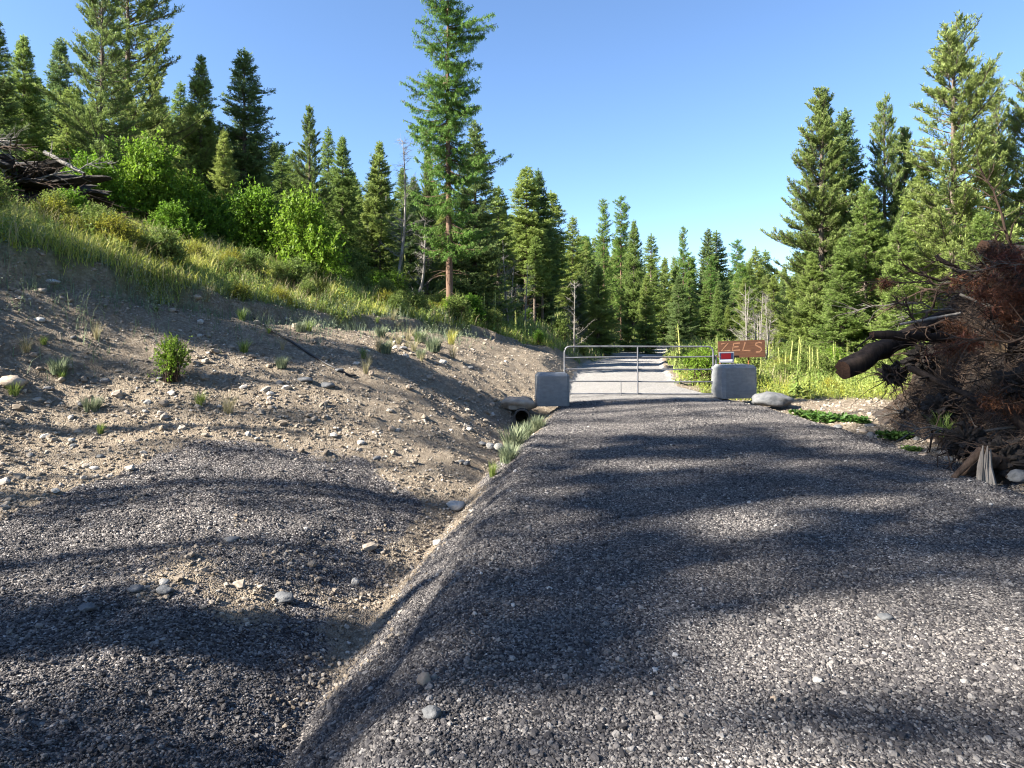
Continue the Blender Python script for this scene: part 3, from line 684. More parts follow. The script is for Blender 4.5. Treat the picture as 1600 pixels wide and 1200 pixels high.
# ------------------------------------------------------------------ conifers
def rep(a, n): return np.repeat(a, n, axis=0)
def rotz(v, ang):
    c, s = np.cos(ang), np.sin(ang)
    return np.stack([v[:, 0]*c-v[:, 1]*s, v[:, 0]*s+v[:, 1]*c, v[:, 2]], -1)
def conifer_meshes(kind, seed, H=11.0, dens=1.0):
    r = np.random.RandomState(seed)
    K = dict(
      fir=dict(cb=.02, Rm=.215, sp=.23, nb=7, e0=.75, e1=-.2, curve=.18, nsub=.115, sub=.50, el=.125, ew=0.032, step=0.038, down=-.12, prof=.82, leaf=M_FIR, bark=M_BARK),
      firb=dict(cb=.04, Rm=.19, sp=.22, nb=7, e0=.7, e1=-.15, curve=.12, nsub=.11, sub=.48, el=.12, ew=0.033, step=0.037, down=-.1, prof=.78, leaf=M_FIRB, bark=M_BARK),
      slim=dict(cb=.09, Rm=.15, sp=.24, nb=7, e0=.6, e1=-.2, curve=.05, nsub=.125, sub=.42, el=.14, ew=0.040, step=0.043, down=-.15, prof=.7, leaf=M_FIR, bark=M_BARK),
      bare=dict(cb=.38, Rm=.135, sp=.24, nb=7, e0=.6, e1=-.2, curve=.05, nsub=.12, sub=.46, el=.14, ew=0.040, step=0.041, down=-.15, prof=.6, leaf=M_FIR, bark=M_BARK),
      pine=dict(cb=.08, Rm=.17, sp=.25, nb=7, e0=.85, e1=.02, curve=.26, nsub=.125, sub=.46, el=.11, ew=0.023, step=0.025, down=.25, prof=.68, leaf=M_PINE, bark=M_BARK),
      openpine=dict(cb=.15, Rm=.165, sp=.27, nb=7, e0=.8, e1=-.02, curve=.25, nsub=.15, sub=.46, el=.115, ew=0.023, step=0.024, down=.25, prof=.5, leaf=M_PINE, bark=M_BARK),
      airy=dict(cb=.46, Rm=.17, sp=.50, nb=4, e0=.8, e1=-.02, curve=.25, nsub=.26, sub=.46, el=.13, ew=.05, step=.05, down=.25, prof=.45, leaf=M_PINE, bark=M_BARK),
      high=dict(cb=.60, Rm=.10, sp=.36, nb=6, e0=.6, e1=-.1, curve=.1, nsub=.2, sub=.46, el=.14, ew=.06, step=.05, down=-.1, prof=.5, leaf=M_PINE, bark=M_BARK),
      larch=dict(cb=.20, Rm=.115, sp=.29, nb=6, e0=.45, e1=-.22, curve=.16, nsub=.11, sub=.44, el=.08, ew=0.022, step=0.024, down=-.35, prof=.32, leaf=M_LARCH, bark=M_BARKR),
    )[kind]
    # trunk
    nz_ = 16; tz = np.linspace(0, 1, nz_)
    base_r = .012*H+.02
    if kind in ('larch',): base_r = .0115*H
    bend = (r.rand(2)-.5)*.25
    path = np.stack([bend[0]*np.sin(tz*2.6)*H*.05, bend[1]*np.sin(tz*2.1)*H*.05, tz*H-.3*(tz == 0)], -1)
    rad = base_r*(1-tz)**.85+.008; rad[0] *= 1.3
    tg = Geo(); V, q = tubes(path[None], rad[None], 9); tg.add(V, q)
    def trunk_at(z): return np.stack([np.interp(z, path[:, 2], path[:, 0]), np.interp(z, path[:, 2], path[:, 1]), z], -1)
    # branches
    zs = []; z = K['cb']*H
    while z < H*.985:
        zs.append(z); z += K['sp']*(1.15-.55*z/H)*(.7+.6*r.rand())
    zs = np.array(zs); nb = np.maximum(2, (K['nb']*(.65+.7*r.rand(len(zs)))).astype(int))
    bz = np.repeat(zs, nb)+(r.rand(nb.sum())-.5)*K['sp']*.7; NB = len(bz)
    bz = np.clip(bz, K['cb']*H*.8, H*.985)
    t = (bz-K['cb']*H)/(H*(1-K['cb'])); t = np.clip(t, 0, 1)
    Rr = K['Rm']*H*((1-t)**K['prof'])*(.55+.45*sstep(-.12, .22, t))
    az = r.rand(NB)*2*np.pi
    lob = 1+.22*np.sin(az*2+seed)+.15*np.sin(az*3+bz*1.3+seed*2)+.10*np.sin(bz*2.7+seed)
    Lb = Rr*lob*(.55+.6*r.rand(NB)**.8)+.10
    if kind in ('openpine', 'larch', 'airy'): Lb *= (.6+.75*r.rand(NB))
    Lb = np.where(r.rand(NB) < .06, Lb*1.3, Lb)
    e = K['e1']+(K['e0']-K['e1'])*t**1.6+(r.rand(NB)-.5)*.3
    dh = np.stack([np.cos(az), np.sin(az), 0*az], -1)
    B0 = trunk_at(bz)
    def bpos(idx, s):
        L_ = Lb[idx]; ee = e[idx]
        droop = -.10*s*(1-s)*4*L_*(t[idx] < .6)+K['curve']*s**2*L_*.6
        return B0[idx]+dh[idx]*(L_*s*np.cos(ee))[:, None]+np.array([0, 0, 1.])*(L_*s*np.sin(ee)+droop)[:, None]
    ks = np.linspace(0, 1, 5); ib = np.arange(NB)
    PB = np.stack([bpos(ib, np.full(NB, s)) for s in ks], 1)
    rb = (.010+.011*Lb)[:, None]*np.linspace(1, .25, 5)[None]
    cg = Geo()
    V, q = tubes(PB, rb, 3); cg.add(V, q, .5, 1)
    # dead lower branches on bare stem
    if K['cb'] > .1:
        nd = int(26*K['cb']/.2); dz = r.rand(nd)*K['cb']*H*.95+.5; da = r.rand(nd)*6.28; dl = .3+r.rand(nd)*.9
        p0 = trunk_at(dz); dd_ = np.stack([np.cos(da), np.sin(da), -.25+.3*r.rand(nd)], -1)
        V, q = tubes(np.stack([p0, p0+dd_*dl[:, None]*.5, p0+dd_*dl[:, None]+np.array([0, 0, -.08])], 1), np.stack([.011+0*dl, .008+0*dl, .003+0*dl], 1), 3)
        tg.add(V, q)
    # sub-branchlets
    ns_ = np.maximum(3, (Lb*2/K['nsub']*dens).astype(int))
    idx = np.repeat(ib, ns_); NS = len(idx)
    s0 = {'high': .15, 'airy': .35, 'bare': .1, 'fir': .12, 'firb': .12, 'slim': .1, 'pine': .14, 'openpine': .26, 'larch': .06}[kind]
    s = s0+(1-s0)*r.rand(NS)**.85
    side = np.where(r.rand(NS) < .5, 1, -1)
    p = bpos(idx, s)
    fwd = norm(bpos(idx, np.minimum(s+.05, 1.05))-bpos(idx, s-.02))
    ang = side*(.65+.5*r.rand(NS)) if kind not in ('pine', 'openpine', 'airy') else side*(.35+.6*r.rand(NS))
    sd = rotz(fwd, ang); sd[:, 2] += K['down']+(r.rand(NS)-.5)*.5; sd = norm(sd)
    ls = (K['sub']*Lb[idx]*(1-s)+.10+.08*r.rand(NS))*(.7+.5*r.rand(NS)); ls = np.minimum(ls, .62)
    V, q = tubes(np.stack([p, p+sd*ls[:, None]], 1), np.stack([.0045+0*ls, .002+0*ls], 1), 3); cg.add(V, q, .5, 1)
    # needles sprays
    ne = np.maximum(2, (ls/K['step']*1.6).astype(int))
    i2 = np.repeat(np.arange(NS), ne); NE = len(i2)
    q_ = r.rand(NE)
    if kind in ('pine', 'openpine', 'airy'): q_ = q_**.5
    o = p[i2]+sd[i2]*(ls[i2]*q_)[:, None]
    rnd = norm(r.randn(NE, 3)); perp = norm(np.cross(sd[i2], rnd))
    if kind in ('fir', 'firb', 'slim', 'bare'):
        flat = np.array([1, 1, .45]); perp = norm(perp*flat)
        dirn = norm(sd[i2]*.9+perp*.75+np.array([0, 0, -.05]))
    elif kind == 'larch':
        dirn = norm(sd[i2]*.35+perp); dirn[:, 2] -= .15
    else:
        dirn = norm(sd[i2]*.8+perp*.8+np.array([0, 0, .2]))
    sdv = norm(np.cross(dirn, norm(r.randn(NE, 3)*np.array([.6, .6, 1])+np.array([0, 0, .6]))))
    el = K['el']*(.7+.7*r.rand(NE)); ew = K['ew']*(.7+.7*r.rand(NE))
    V, q = kites(o, dirn, sdv, el, ew)
    # colour: younger tips lighter, branch-to-branch variation
    tt_ = .38+.25*(r.rand(NB)[idx][i2]-.5)+.22*(s[i2]-.4)+.25*(r.rand(NE)-.5)+.10*q_
    cg.add(V, q, np.repeat(np.clip(tt_, 0, 1), 4), 0)
    # leader
    nl = 170; hz_ = H*(.93+.085*r.rand(nl)**1.4); o = trunk_at(np.minimum(hz_, H)); o[:, 2] = hz_
    dirn = norm(np.stack([r.randn(nl)*.5, r.randn(nl)*.5, .7+0*hz_], -1)); sdv = norm(np.cross(dirn, r.randn(nl, 3)))
    V, q = kites(o, dirn, sdv, K['el']*(.8+.4*r.rand(nl)), np.full(nl, K['ew'])); cg.add(V, q, np.full(nl*4, .5), 0)
    return tg.mesh('trunk', [K['bark']], True), cg.mesh('crown', [K['leaf'], K['bark']])
TREES = {}
for kd, seeds in (('fir', (1, 2, 3, 21)), ('firb', (4, 5)), ('slim', (6, 7, 23)), ('bare', (15,)), ('pine', (8, 9)), ('openpine', (10,)), ('larch', (11, 12)), ('airy', (31, 32)), ('high', (33,))):
    for i, sd in enumerate(seeds):
        if kd == 'larch' and i == 0: TREES[(kd, i)] = conifer_meshes(kd, sd, 13.5, 1.2), 13.5
        elif kd == 'pine' and i == 0: TREES[(kd, i)] = conifer_meshes(kd, sd, 12, 1.25), 12
        else: TREES[(kd, i)] = conifer_meshes(kd, sd, 11.0 if kd != 'slim' else 12, .85 if kd == 'slim' else 1.0), (11.0 if kd != 'slim' else 12)
NAME = dict(fir='fir_tree', firb='fir_tree', slim='fir_tree', bare='fir_tree', pine='pine_tree', openpine='pine_tree', airy='pine_tree', high='pine_tree', larch='larch_tree')
def tree(kd, var, x, y, H, label, group=None, wide=1.0, rz=None, lean=(0, 0), dz=-.05):
    (tm, cm), H0 = TREES[(kd, var)]
    z = hz(x, y)+dz; s = H/H0
    t = thing(NAME[kd], label, 'tree', (x, y, z), (lean[0], lean[1], random.uniform(0, 6.28) if rz is None else rz), group, (s*wide, s*wide, s))
    add('trunk', tm, t); add('crown', cm, t)
    return t
def tree_px(kd, var, u, vtop, d, label, group=None, wide=1.0, **kw):
    x = (u-800)/F_PX*d; H = CAMH-(vtop-HOR)/F_PX*d-hz(x, d)
    return tree(kd, var, x, d, H, label, group, wide, **kw)
random.seed(4)
TL = [
 ('fir', 0, 38, 55, 23, 'tall full fir nearest the upper left corner', 1.0),
 ('firb', 0, -8, 30, 20, 'dark fir cut by the left frame edge', 1.0),
 ('openpine', 0, 158, -60, 21, 'tall pine with a straight dark trunk at upper left, above the brush pile', .85),
 ('openpine', 0, 197, -90, 24, 'tall leaning pine with long airy branches, right of the straight dark trunk', 1.05),
 ('firb', 1, 95, 60, 30, 'shaded fir between the upper left fir and the tall dark pine trunk', 1.0),
 ('slim', 0, 243, 135, 36, 'slim distant fir whose tip shows just right of the leaning pine', 1.0),
 ('slim', 1, 282, 128, 38, 'slim fir with a sparse grey tip behind the shrubs at left', 1.1),
 ('fir', 1, 316, 88, 25, 'bright fir with a thin leader, behind the tallest green shrub', .95),
 ('firb', 1, 380, 78, 26, 'dark dense fir with a sharp tip, tallest of the left group against the sky', 1.12),
 ('fir', 2, 225, 200, 27, 'young green fir behind the shrubs, below the leaning pine', .95),
 ('fir', 2, 350, 200, 23.5, 'short broad fir in front of the dark dense fir', .95),
 ('pine', 1, 484, 165, 29, 'pine with a knobbly rounded tip standing above the sunny shrub', .85),
 ('slim', 0, 512, 200, 38, 'thin fir just behind the pine with the knobbly tip', 1.0),
 ('fir', 0, 536, 213, 31, 'grey green fir left of the dense pointed fir', .95),
 ('fir', 1, 592, 222, 30, 'dense sharply pointed fir left of the bare dead tree', 1.0),
 ('slim', 1, 440, 225, 36, 'fir half hidden right behind the dark dense fir', 1.1),
 ('pine', 0, 668, 232, 29, 'thin pine with pale foliage left of the tall larch', .62),
 ('larch', 0, 703, -75, 24, 'very tall larch with a reddish bare trunk, rising out of the top of the picture', .85),
 ('firb', 0, 742, 190, 29, 'dark fir directly behind the tall larch, showing on its right', 1.0),
 ('bare', 0, 778, 292, 36, 'slim fir right of the tall larch with many dead lower branches', 1.2),
 ('bare', 0, 822, 262, 40, 'left of the twin firs standing at the bend of the bank', 1.3),
 ('firb', 1, 840, 266, 41, 'right of the twin firs standing at the bend of the bank', .95),
 ('bare', 0, 862, 300, 43, 'dark slim fir leaning against the twin firs on their right', 1.3),
 ('slim', 1, 895, 338, 52, 'fir with a pointed tip midway between twin firs and the first far larch', 1.2),
 ('larch', 1, 944, 311, 60, 'far larch with a crooked club shaped tip, left of the darker one', .6),
 ('larch', 1, 971, 307, 62, 'far dark larch with tufted tip, tallest above the gate', .75),
 ('fir', 0, 990, 345, 52, 'bright green fir below the far dark larch', .8),
 ('slim', 0, 1018, 367, 60, 'slim fir beside the bright green fir above the gate', 1.2),
 ('larch', 1, 1067, 354, 84, 'lone thin larch standing above the treeline over the middle of the gate', .5),
 ('firb', 0, 1106, 358, 62, 'left fir of the close pair over the right half of the gate', .85),
 ('slim', 1, 1119, 362, 63, 'right fir of the close pair over the right half of the gate', 1.25),
 ('larch', 1, 1152, 375, 76, 'small larch above the wooden sign', .8),
 ('slim', 0, 1180, 388, 80, 'left one of the two dark firs above the wooden sign', 1.2),
 ('slim', 1, 1196, 392, 82, 'right one of the two dark firs above the wooden sign', 1.2),
 ('pine', 0, 1283, 140, 29, 'tall dense pine forming the left edge of the right hand group', 1.0),
 ('firb', 0, 1322, 172, 31, 'dark tree tucked behind the tall dense pine on its right', .95),
 ('pine', 1, 1384, 150, 30, 'middle pine of the right hand group with a narrow blunt tip', .72),
 ('pine', 0, 1412, 200, 31, 'pine close behind the middle pine of the right hand group', .8),
 ('openpine', 0, 1488, 48, 24, 'open pine with visible pale trunk, rising behind the brush pile', 1.08),
 ('pine', 1, 1562, 150, 27, 'pine with drooping boughs right of the open pine', .9),
 ('openpine', 0, 1618, 120, 25, 'pine cut by the right frame edge above the brush pile', .9),
 ('fir', 1, 1442, 255, 25, 'bright young fir between the middle pine and the open pine', .95),
 ('fir', 2, 1352, 285, 26, 'light green fir in front of the right hand pines', 1.0),
 ('fir', 0, 1268, 395, 28, 'low fir at the foot of the tall dense pine', 1.15),
 ('fir', 1, 1315, 372, 25, 'low spreading fir over the mullein patch', 1.25),
 ('fir', 2, 1405, 345, 22.5, 'low fir just behind the big fallen log', 1.2),
 ('fir', 0, 1535, 330, 22, 'fir whose boughs reach behind the top of the brush pile', 1.2),
 ('fir', 2, 1238, 440, 34, 'small bushy fir at the left foot of the right hand group', 1.3),
 ('fir', 1, 1208, 430, 42, 'small fir above the right end of the wooden sign', 1.1),
 ('fir', 2, 1168, 455, 44, 'little light green fir above the middle of the wooden sign', .9),
 ('fir', 1, 1120, 445, 48, 'light green fir above the right end of the gate', .9),
 ('firb', 1, 1060, 430, 50, 'dark bushy fir above the middle of the gate', 1.3),
 ('fir', 0, 935, 415, 44, 'broad light fir above the left half of the gate', 1.2),
 ('fir', 2, 1010, 430, 47, 'bright low fir left of the dark bushy fir above the gate', 1.1),
 ('firb', 0, 905, 430, 46, 'dark low fir behind the left end of the gate', 1.2),
]
for kd, va, u, vt, d, lab, wd in TL: tree_px(kd, va, u, vt, d, lab, None, wd)

# the forest behind
rf = np.random.RandomState(21)
sk_u = [-100, 0, 100, 250, 350, 450, 560, 650, 750, 850, 900, 1000, 1100, 1200, 1250, 1300, 1450, 1700]
sk_v = [90, 95, 110, 150, 175, 225, 245, 265, 305, 325, 362, 378, 396, 412, 400, 290, 260, 230]
placed = []
def forest(n, u0, u1, d0, d1, lab, grp, lo=8, hi=80, kinds=(('slim', 0), ('slim', 1), ('slim', 2), ('fir', 3), ('pine', 1), ('fir', 0), ('fir', 1), ('firb', 0), ('firb', 1), ('fir', 2)), mind=1.9):
    k = 0; tries = 0
    while k < n and tries < n*30:
        tries += 1
        u = rf.uniform(u0, u1); d = d0+(d1-d0)*rf.rand()**1.2; x = (u-800)/F_PX*d
        l, r = road_lr(np.array([d]));
        if l[0]-3 < x < r[0]+3 and d < 95: continue
        if any((x-a)**2+(d-b)**2 < mind**2 for a, b in placed): continue
        vt = np.interp(u, sk_u, sk_v)+rf.uniform(lo, hi)
        H = CAMH-(vt-HOR)/F_PX*d-hz(x, d)
        if H < 2.5 or H > 20: continue
        kd, va = kinds[rf.randint(len(kinds))]
        placed.append((x, d)); k += 1
        ad = {'fir': 'broad light green', 'firb': 'dark bluish green', 'slim': 'slim pointed', 'bare': 'bare stemmed', 'pine': 'tufted', 'larch': 'thin feathery'}[kd]
        tree(kd, va, x, d, H, ad+' '+lab, ad+' '+grp, rf.uniform(.85, 1.15)*(1.0 if H > 7 else 1.25), rz=rf.rand()*6.28, lean=(rf.uniform(-.03, .03), rf.uniform(-.03, .03)))
forest(34, -60, 430, 25, 36, 'conifer among the shrubs on the left slope', 'conifers among the shrubs on the left slope', 15, 130, (('fir', 0), ('fir', 1), ('firb', 1), ('pine', 1), ('fir', 3), ('slim', 2)), 1.5)
forest(14, 720, 900, 38, 50, 'conifer in the stand of bare trunks behind the tall larch', 'conifers in the stand of bare trunks', 10, 60, (('bare', 0),), 1.3)
forest(48, 200, 700, 36, 60, 'conifer filling the wood behind the shrubs', 'conifers filling the wood behind the shrubs', 0, 45)
forest(34, -60, 720, 33, 60, 'conifer in the crowded wood on the left hillside', 'conifers in the wood on the left hillside')
forest(64, 870, 1300, 70, 120, 'conifer of the closed tree line beyond the gate', 'conifers of the closed tree line beyond the gate', -2, 35, (('slim', 0), ('slim', 1), ('firb', 0), ('fir', 0), ('larch', 1)), 1.5)
forest(48, 600, 1300, 60, 120, 'conifer in the far wood beyond the gate', 'conifers in the far wood beyond the gate', 2, 60)
forest(16, 900, 1260, 55, 100, 'tree in the centre of the far wood', 'trees in the centre of the far wood', 0, 40, (('larch', 1), ('pine', 1), ('pine', 0)), 1.3)
forest(26, 900, 1260, 52, 75, 'conifer along the near edge of the wood beyond the gate', 'conifers along the wood edge beyond the gate', 25, 120)
forest(20, 1230, 1700, 32, 60, 'conifer behind the right hand group of pines', 'conifers behind the right hand pines', 20, 140)
for i in range(16):
    d = rf.uniform(21, 36); u = rf.uniform(1120, 1450); x = (u-800)/1000*d
    tree(['fir', 'fir', 'slim'][i % 3], i % 2, x, d, rf.uniform(.9, 2.1), 'knee to head high fir sapling in the meadow behind the wooden sign', 'fir saplings in the meadow behind the sign', 1.25, rz=i)
# trees on the slope left of the camera, outside the picture: they throw the shade on road and bank
def shade_tree(i, xtip, y1, X, wd, kd, va):
    # y1: where the middle of its shadow crosses x=1 ; xtip: where the shadow of the tip ends
    y = y1-math.tan(SUN_BEHIND)*(1-X); t = (xtip-X)/math.cos(SUN_BEHIND); H = t*math.tan(SUN_EL)-hz(X, y)
    tree(kd, va, X, y, H, 'conifer on the slope just outside the left frame edge', 'conifers outside the left frame edge', wd, rz=i*1.3)
SHT = [(5.5, 3.9, -22, .40, 'airy', 0), (10, 3.6, -25, .40, 'airy', 1), (8.5, 4.3, -24, .50, 'high', 0), (4.5, 6.5, -20, .24, 'airy', 1), (8.5, 8.3, -23, .28, 'airy', 0), (4.5, 10.1, -20, .24, 'airy', 1), (9, 11.6, -24, .28, 'airy', 0),
       (6, 12.9, -22, .26, 'airy', 1), (8.5, 14.2, -23, .40, 'bare', 0), (3.0, 14.9, -19, .42, 'pine', 1),
       (13.5, 5.6, -27, .55, 'high', 0), (13.5, 7.2, -27, .60, 'high', 0), (13, 8.9, -26, .55, 'high', 0),
       (-1.0, 5.6, -12.5, .95, 'fir', 1), (-3.2, 4.2, -12.5, .6, 'pine', 0), (-2.6, 1.9, -13, .4, 'openpine', 0), (-2.4, 10.9, -14, .26, 'fir', 3), (-2.6, 12.6, -15, .34, 'openpine', 0), (-3.6, 9.4, -13, .22, 'pine', 1), (-1.6, 8.6, -14, .16, 'openpine', 0), (-1.2, 14.1, -16, .26, 'pine', 1), (-2.4, 15.8, -15, .36, 'openpine', 0),
       (-4.5, 17.0, -18, .55, 'pine', 1), (-5.5, 13.6, -15, .42, 'pine', 0), (-3.5, 19.0, -19, .4, 'fir', 1), (-.5, 17.4, -18, .25, 'openpine', 0)]
for i, q_ in enumerate(SHT): shade_tree(i, *q_)
BHT = [(8, -14, 15, 'fir', 2), (13, -8, 16, 'pine', 1), (15, 0, 15, 'fir', 1), (17, 6, 15, 'pine', 0), (19, -3, 16, 'fir', 0), (3, -22, 15, 'firb', 1)]  # unseen trees added behind and right of the camera to cut sky fill
for i, (x, y, H, kd, va) in enumerate(BHT):
    tree(kd, va, x, y, H, 'unseen conifer added around the viewpoint to block sky light', 'unseen conifers added around the viewpoint', 1.1, rz=i*1.7)

# bare dead tree and the curved young trunk
def dead_tree(base, pts, r0, nbr, label, seed, mat, top_frac=.35, crown=False, name='dead_tree'):
    r = np.random.RandomState(seed)
    t = thing(name, label, 'tree', base)
    K = np.array(pts, float); s = np.linspace(0, 1, len(K)); ss = np.linspace(0, 1, 24)
    path = np.stack([np.interp(ss, s, K[:, i]) for i in range(3)], -1)
    for _ in range(3): path[1:-1] = (path[:-2]+path[1:-1]*2+path[2:])/4
    V, q = tubes(path[None], (r0*(1-ss)**.8+.006)[None], 8); add('trunk', mesh_np('trunk', V, q, [mat], True), t)
    a = top_frac+(1-top_frac)*r.rand(nbr)
    p0 = np.stack([np.interp(a, ss, path[:, i]) for i in range(3)], -1); az = r.rand(nbr)*6.28; L_ = (.25+.9*r.rand(nbr))*(1.25-a)
    dr = np.stack([np.cos(az), np.sin(az), .1+.5*r.rand(nbr)], -1)
    kk = np.linspace(0, 1, 5)
    PB = p0[:, None]+dr[:, None]*(L_[:, None]*kk[None])[..., None]; PB[..., 2] += .25*(L_[:, None]*kk[None]**2)
    PB[:, 1:] += r.randn(nbr, 4, 3)*.03
    g = Geo(); V, q = tubes(PB, .012*np.linspace(1, .25, 5)[None]*np.ones((nbr, 1)), 4); g.add(V, q)
    # twigs
    nt_ = nbr*9; i = r.randint(0, nbr, nt_); f = r.rand(nt_); o = PB[i, 0]+(PB[i, -1]-PB[i, 0])*f[:, None]; d_ = norm(dr[i]+r.randn(nt_, 3)*.7)
    V, q = tubes(np.stack([o, o+d_*(.12+.25*r.rand(nt_))[:, None]], 1), np.stack([np.full(nt_, .005), np.full(nt_, .002)], 1), 3); g.add(V, q)
    add('branches', g.mesh('branches', [mat]), t)
    return t
b = at_px(618, 27)
dead_tree(b, [(0, 0, -.1), (.12, 0, 1.0), (.35, 0, 2.4), (.42, 0, 4.0), (.40, 0, 5.3), (.30, 0, 6.7)], .075, 60, 'bare grey dead tree with thin branches, left of the tall larch', 5, M_BARKG, .3)
b = at_px(650, 26)
dead_tree(b, [(-.15, 0, -.1), (.05, 0, .35), (.28, 0, 1.1), (.36, 0, 2.2), (.36, 0, 3.6)], .085, 34, 'young trunk with a curved base beside the bare dead tree', 6, M_BARKG, .25)
rr2 = np.random.RandomState(9)
for i in range(26):
    u = rr2.choice([rr2.uniform(770, 900), rr2.uniform(560, 700), rr2.uniform(1160, 1210)]); d = rr2.uniform(30, 42); b = at_px(u, d); h = rr2.uniform(2, 4.5); lx = rr2.uniform(-.3, .3)
    dead_tree(b, [(0, 0, -.1), (lx*.4, 0, h*.4), (lx, 0, h)], .05, 22, 'thin bare dead trunk standing in the wood edge', 60+i, M_BARKG, .1)['group'] = 'thin bare trunks in the wood edge'

# ------------------------------------------------------------------ shrubs
def shrub_meshes(seed, Rw, Hh, n, mat, leaf=.075, wl=.5, lobes=9):
    r = np.random.RandomState(seed); g = Geo(); sg = Geo()
    cs = []
    for k in range(lobes):
        a = r.rand()*6.28; rr = Rw*.62*r.rand()**.6; zc = Hh*(.25+.6*r.rand()); rr *= (1.15-.7*zc/Hh)
        cs.append((rr*math.cos(a), rr*math.sin(a), zc, Rw*(.30+.22*r.rand())))
    cs = np.array(cs)
    ns = lobes*5; k = np.repeat(np.arange(lobes), 5)
    end = cs[k, :3]+r.randn(ns, 3)*cs[k, 3:4]*.45; st = r.randn(ns, 3)*np.array([.1, .1, 0])
    mid = (st+end)/2+np.array([0, 0, .12])+r.randn(ns, 3)*.05
    V, q = tubes(np.stack([st, mid, end], 1), np.stack([np.full(ns, .014), np.full(ns, .009), np.full(ns, .004)], 1), 4); sg.add(V, q)
    ntw = n//14
    k = r.randint(0, lobes, ntw); v = norm(r.randn(ntw, 3)); rad = cs[k, 3]*r.rand(ntw)**.38*(1+.35*r.rand(ntw)*(r.rand(ntw) < .2))
    o = cs[k, :3]+v*rad[:, None]; o[:, 2] = np.maximum(o[:, 2], .04+.1*r.rand(ntw))
    dd = norm(v+np.array([0, 0, .55])+r.randn(ntw, 3)*.35); tl = .14+.16*r.rand(ntw)
    V, q = tubes(np.stack([o, o+dd*tl[:, None]], 1), np.stack([np.full(ntw, .004), np.full(ntw, .002)], 1), 3); sg.add(V, q)
    i = np.repeat(np.arange(ntw), 14); m = len(i); f = r.rand(m)
    O = o[i]+dd[i]*(tl[i]*f)[:, None]; D_ = norm(dd[i]*.5+norm(r.randn(m, 3))+np.array([0, 0, -.1])); sdv = norm(np.cross(D_, r.randn(m, 3)*.5+np.array([0, 0, 1])))
    ll = leaf*(.6+.7*r.rand(m)); V, q = kites(O, D_, sdv, ll, ll*wl)
    tt_ = np.clip(.45+.35*(r.rand(m)-.5)+.3*(r.rand(ntw)[i]-.5), 0, 1); g.add(V, q, np.repeat(tt_, 4))
    return sg.mesh('stems', [M_TWIG]), g.mesh('foliage', [mat])
SH = [shrub_meshes(31, 1.0, 1.7, 17000, M_BUSH), shrub_meshes(32, 1.0, 1.5, 15000, M_BUSH), shrub_meshes(33, .6, .8, 7000, M_FORB, .06, .4), shrub_meshes(34, .6, .6, 6000, M_GOLD, .045, .4), shrub_meshes(35, .5, .9, 4200, M_BUSH, .06, .35, 12)]
def shrub(k, loc, s, label, name='shrub', group=None, rz=0, sz=1.0):
    t = thing(name, label, 'shrub', loc, (0, 0, rz), group, (s, s, s*sz)); a, b_ = SH[k]; add('stems', a, t); add('foliage', b_, t); return t
for k, u, d, s, sz, lab in [
   (0, 230, 20, 1.3, 1.25, 'tallest bright green leafy shrub on the left slope'), (1, 150, 19, 1.2, 1.0, 'shrub at the right end of the upper left brush pile'),
   (0, 405, 21, 1.2, 1.15, 'leafy shrub left of the roundest sunlit shrub'), (1, 482, 20.3, 1.35, 1.3, 'round sunlit shrub with a thin pale stem below the knobbly pine'),
   (1, 300, 21.5, 1.25, 1.1, 'shrub in front of the fir with a thin leader'), (0, 180, 23, 1.4, 1.2, 'shrub behind the brush pile shrub at upper left'), (1, 275, 18.5, .8, .9, 'low shrub at the grass edge in front of the tallest shrub'),
   (1, 60, 18.5, .8, .9, 'small shrub right in front of the upper left brush pile'), (1, 345, 22.5, 1.1, 1.0, 'shrub between the leafy pair and the fir with a thin leader'), (0, 440, 23.5, 1.0, 1.1, 'dark shrub squeezed between the two sunlit round shrubs'),
   (1, 118, 14.6, .62, .9, 'small shrub in front of the right end of the upper left brush pile'), (0, -6, 14.6, .6, .9, 'shrub at the left frame edge in front of the upper left brush pile'),
   (1, 110, 21, 1.1, 1.1, 'shrub rising behind the right end of the upper left brush pile'), (1, 530, 23, .6, .8, 'small shrub right of the round sunlit shrub'),
   (1, 590, 24, .7, .8, 'small shrub below the bare dead tree'), (0, 735, 24.5, .75, .9, 'bright shrub at the foot of the tall larch')]:
    shrub(k, at_px(u, d, -.1), s, lab, rz=u, sz=sz)
p = onray(268, 598, 7); shrub(4, p, .62, 'dark green leafy bush growing alone on the dirt bank', sz=1.15)
rq = np.random.RandomState(77)
def pick(kind):
    while True:
        if kind == 'topedge':
            i = rq.randint(0, 9); f = rq.rand(); a = _ct[i]*(1-f)+_ct[i+1]*f
            x, y = a[0]-rq.uniform(.2, 3.5)*.8, a[1]+rq.uniform(.2, 3.5)*.6
        elif kind == 'lefthill':
            d = rq.uniform(22, 42); u = rq.uniform(480, 960); x, y = (u-800)/1000*d, d
        else:
            d = rq.uniform(18, 36); u = rq.uniform(1060, 1560); x, y = (u-800)/1000*d, d
        if grass_mask(np.array([x]), np.array([y]))[0] > .6: return x, y
for i in range(46):
    x, y = pick('topedge'); k = [2, 3, 3, 2][i % 4]
    shrub(k, (x, y, hz(x, y)-.05), rq.uniform(.45, .9), ['low green weed bush on the sunny bank top', 'low golden bush on the sunny bank top'][k == 3], group=['green weed bushes on the bank top', 'golden bushes on the bank top'][k == 3], rz=i)
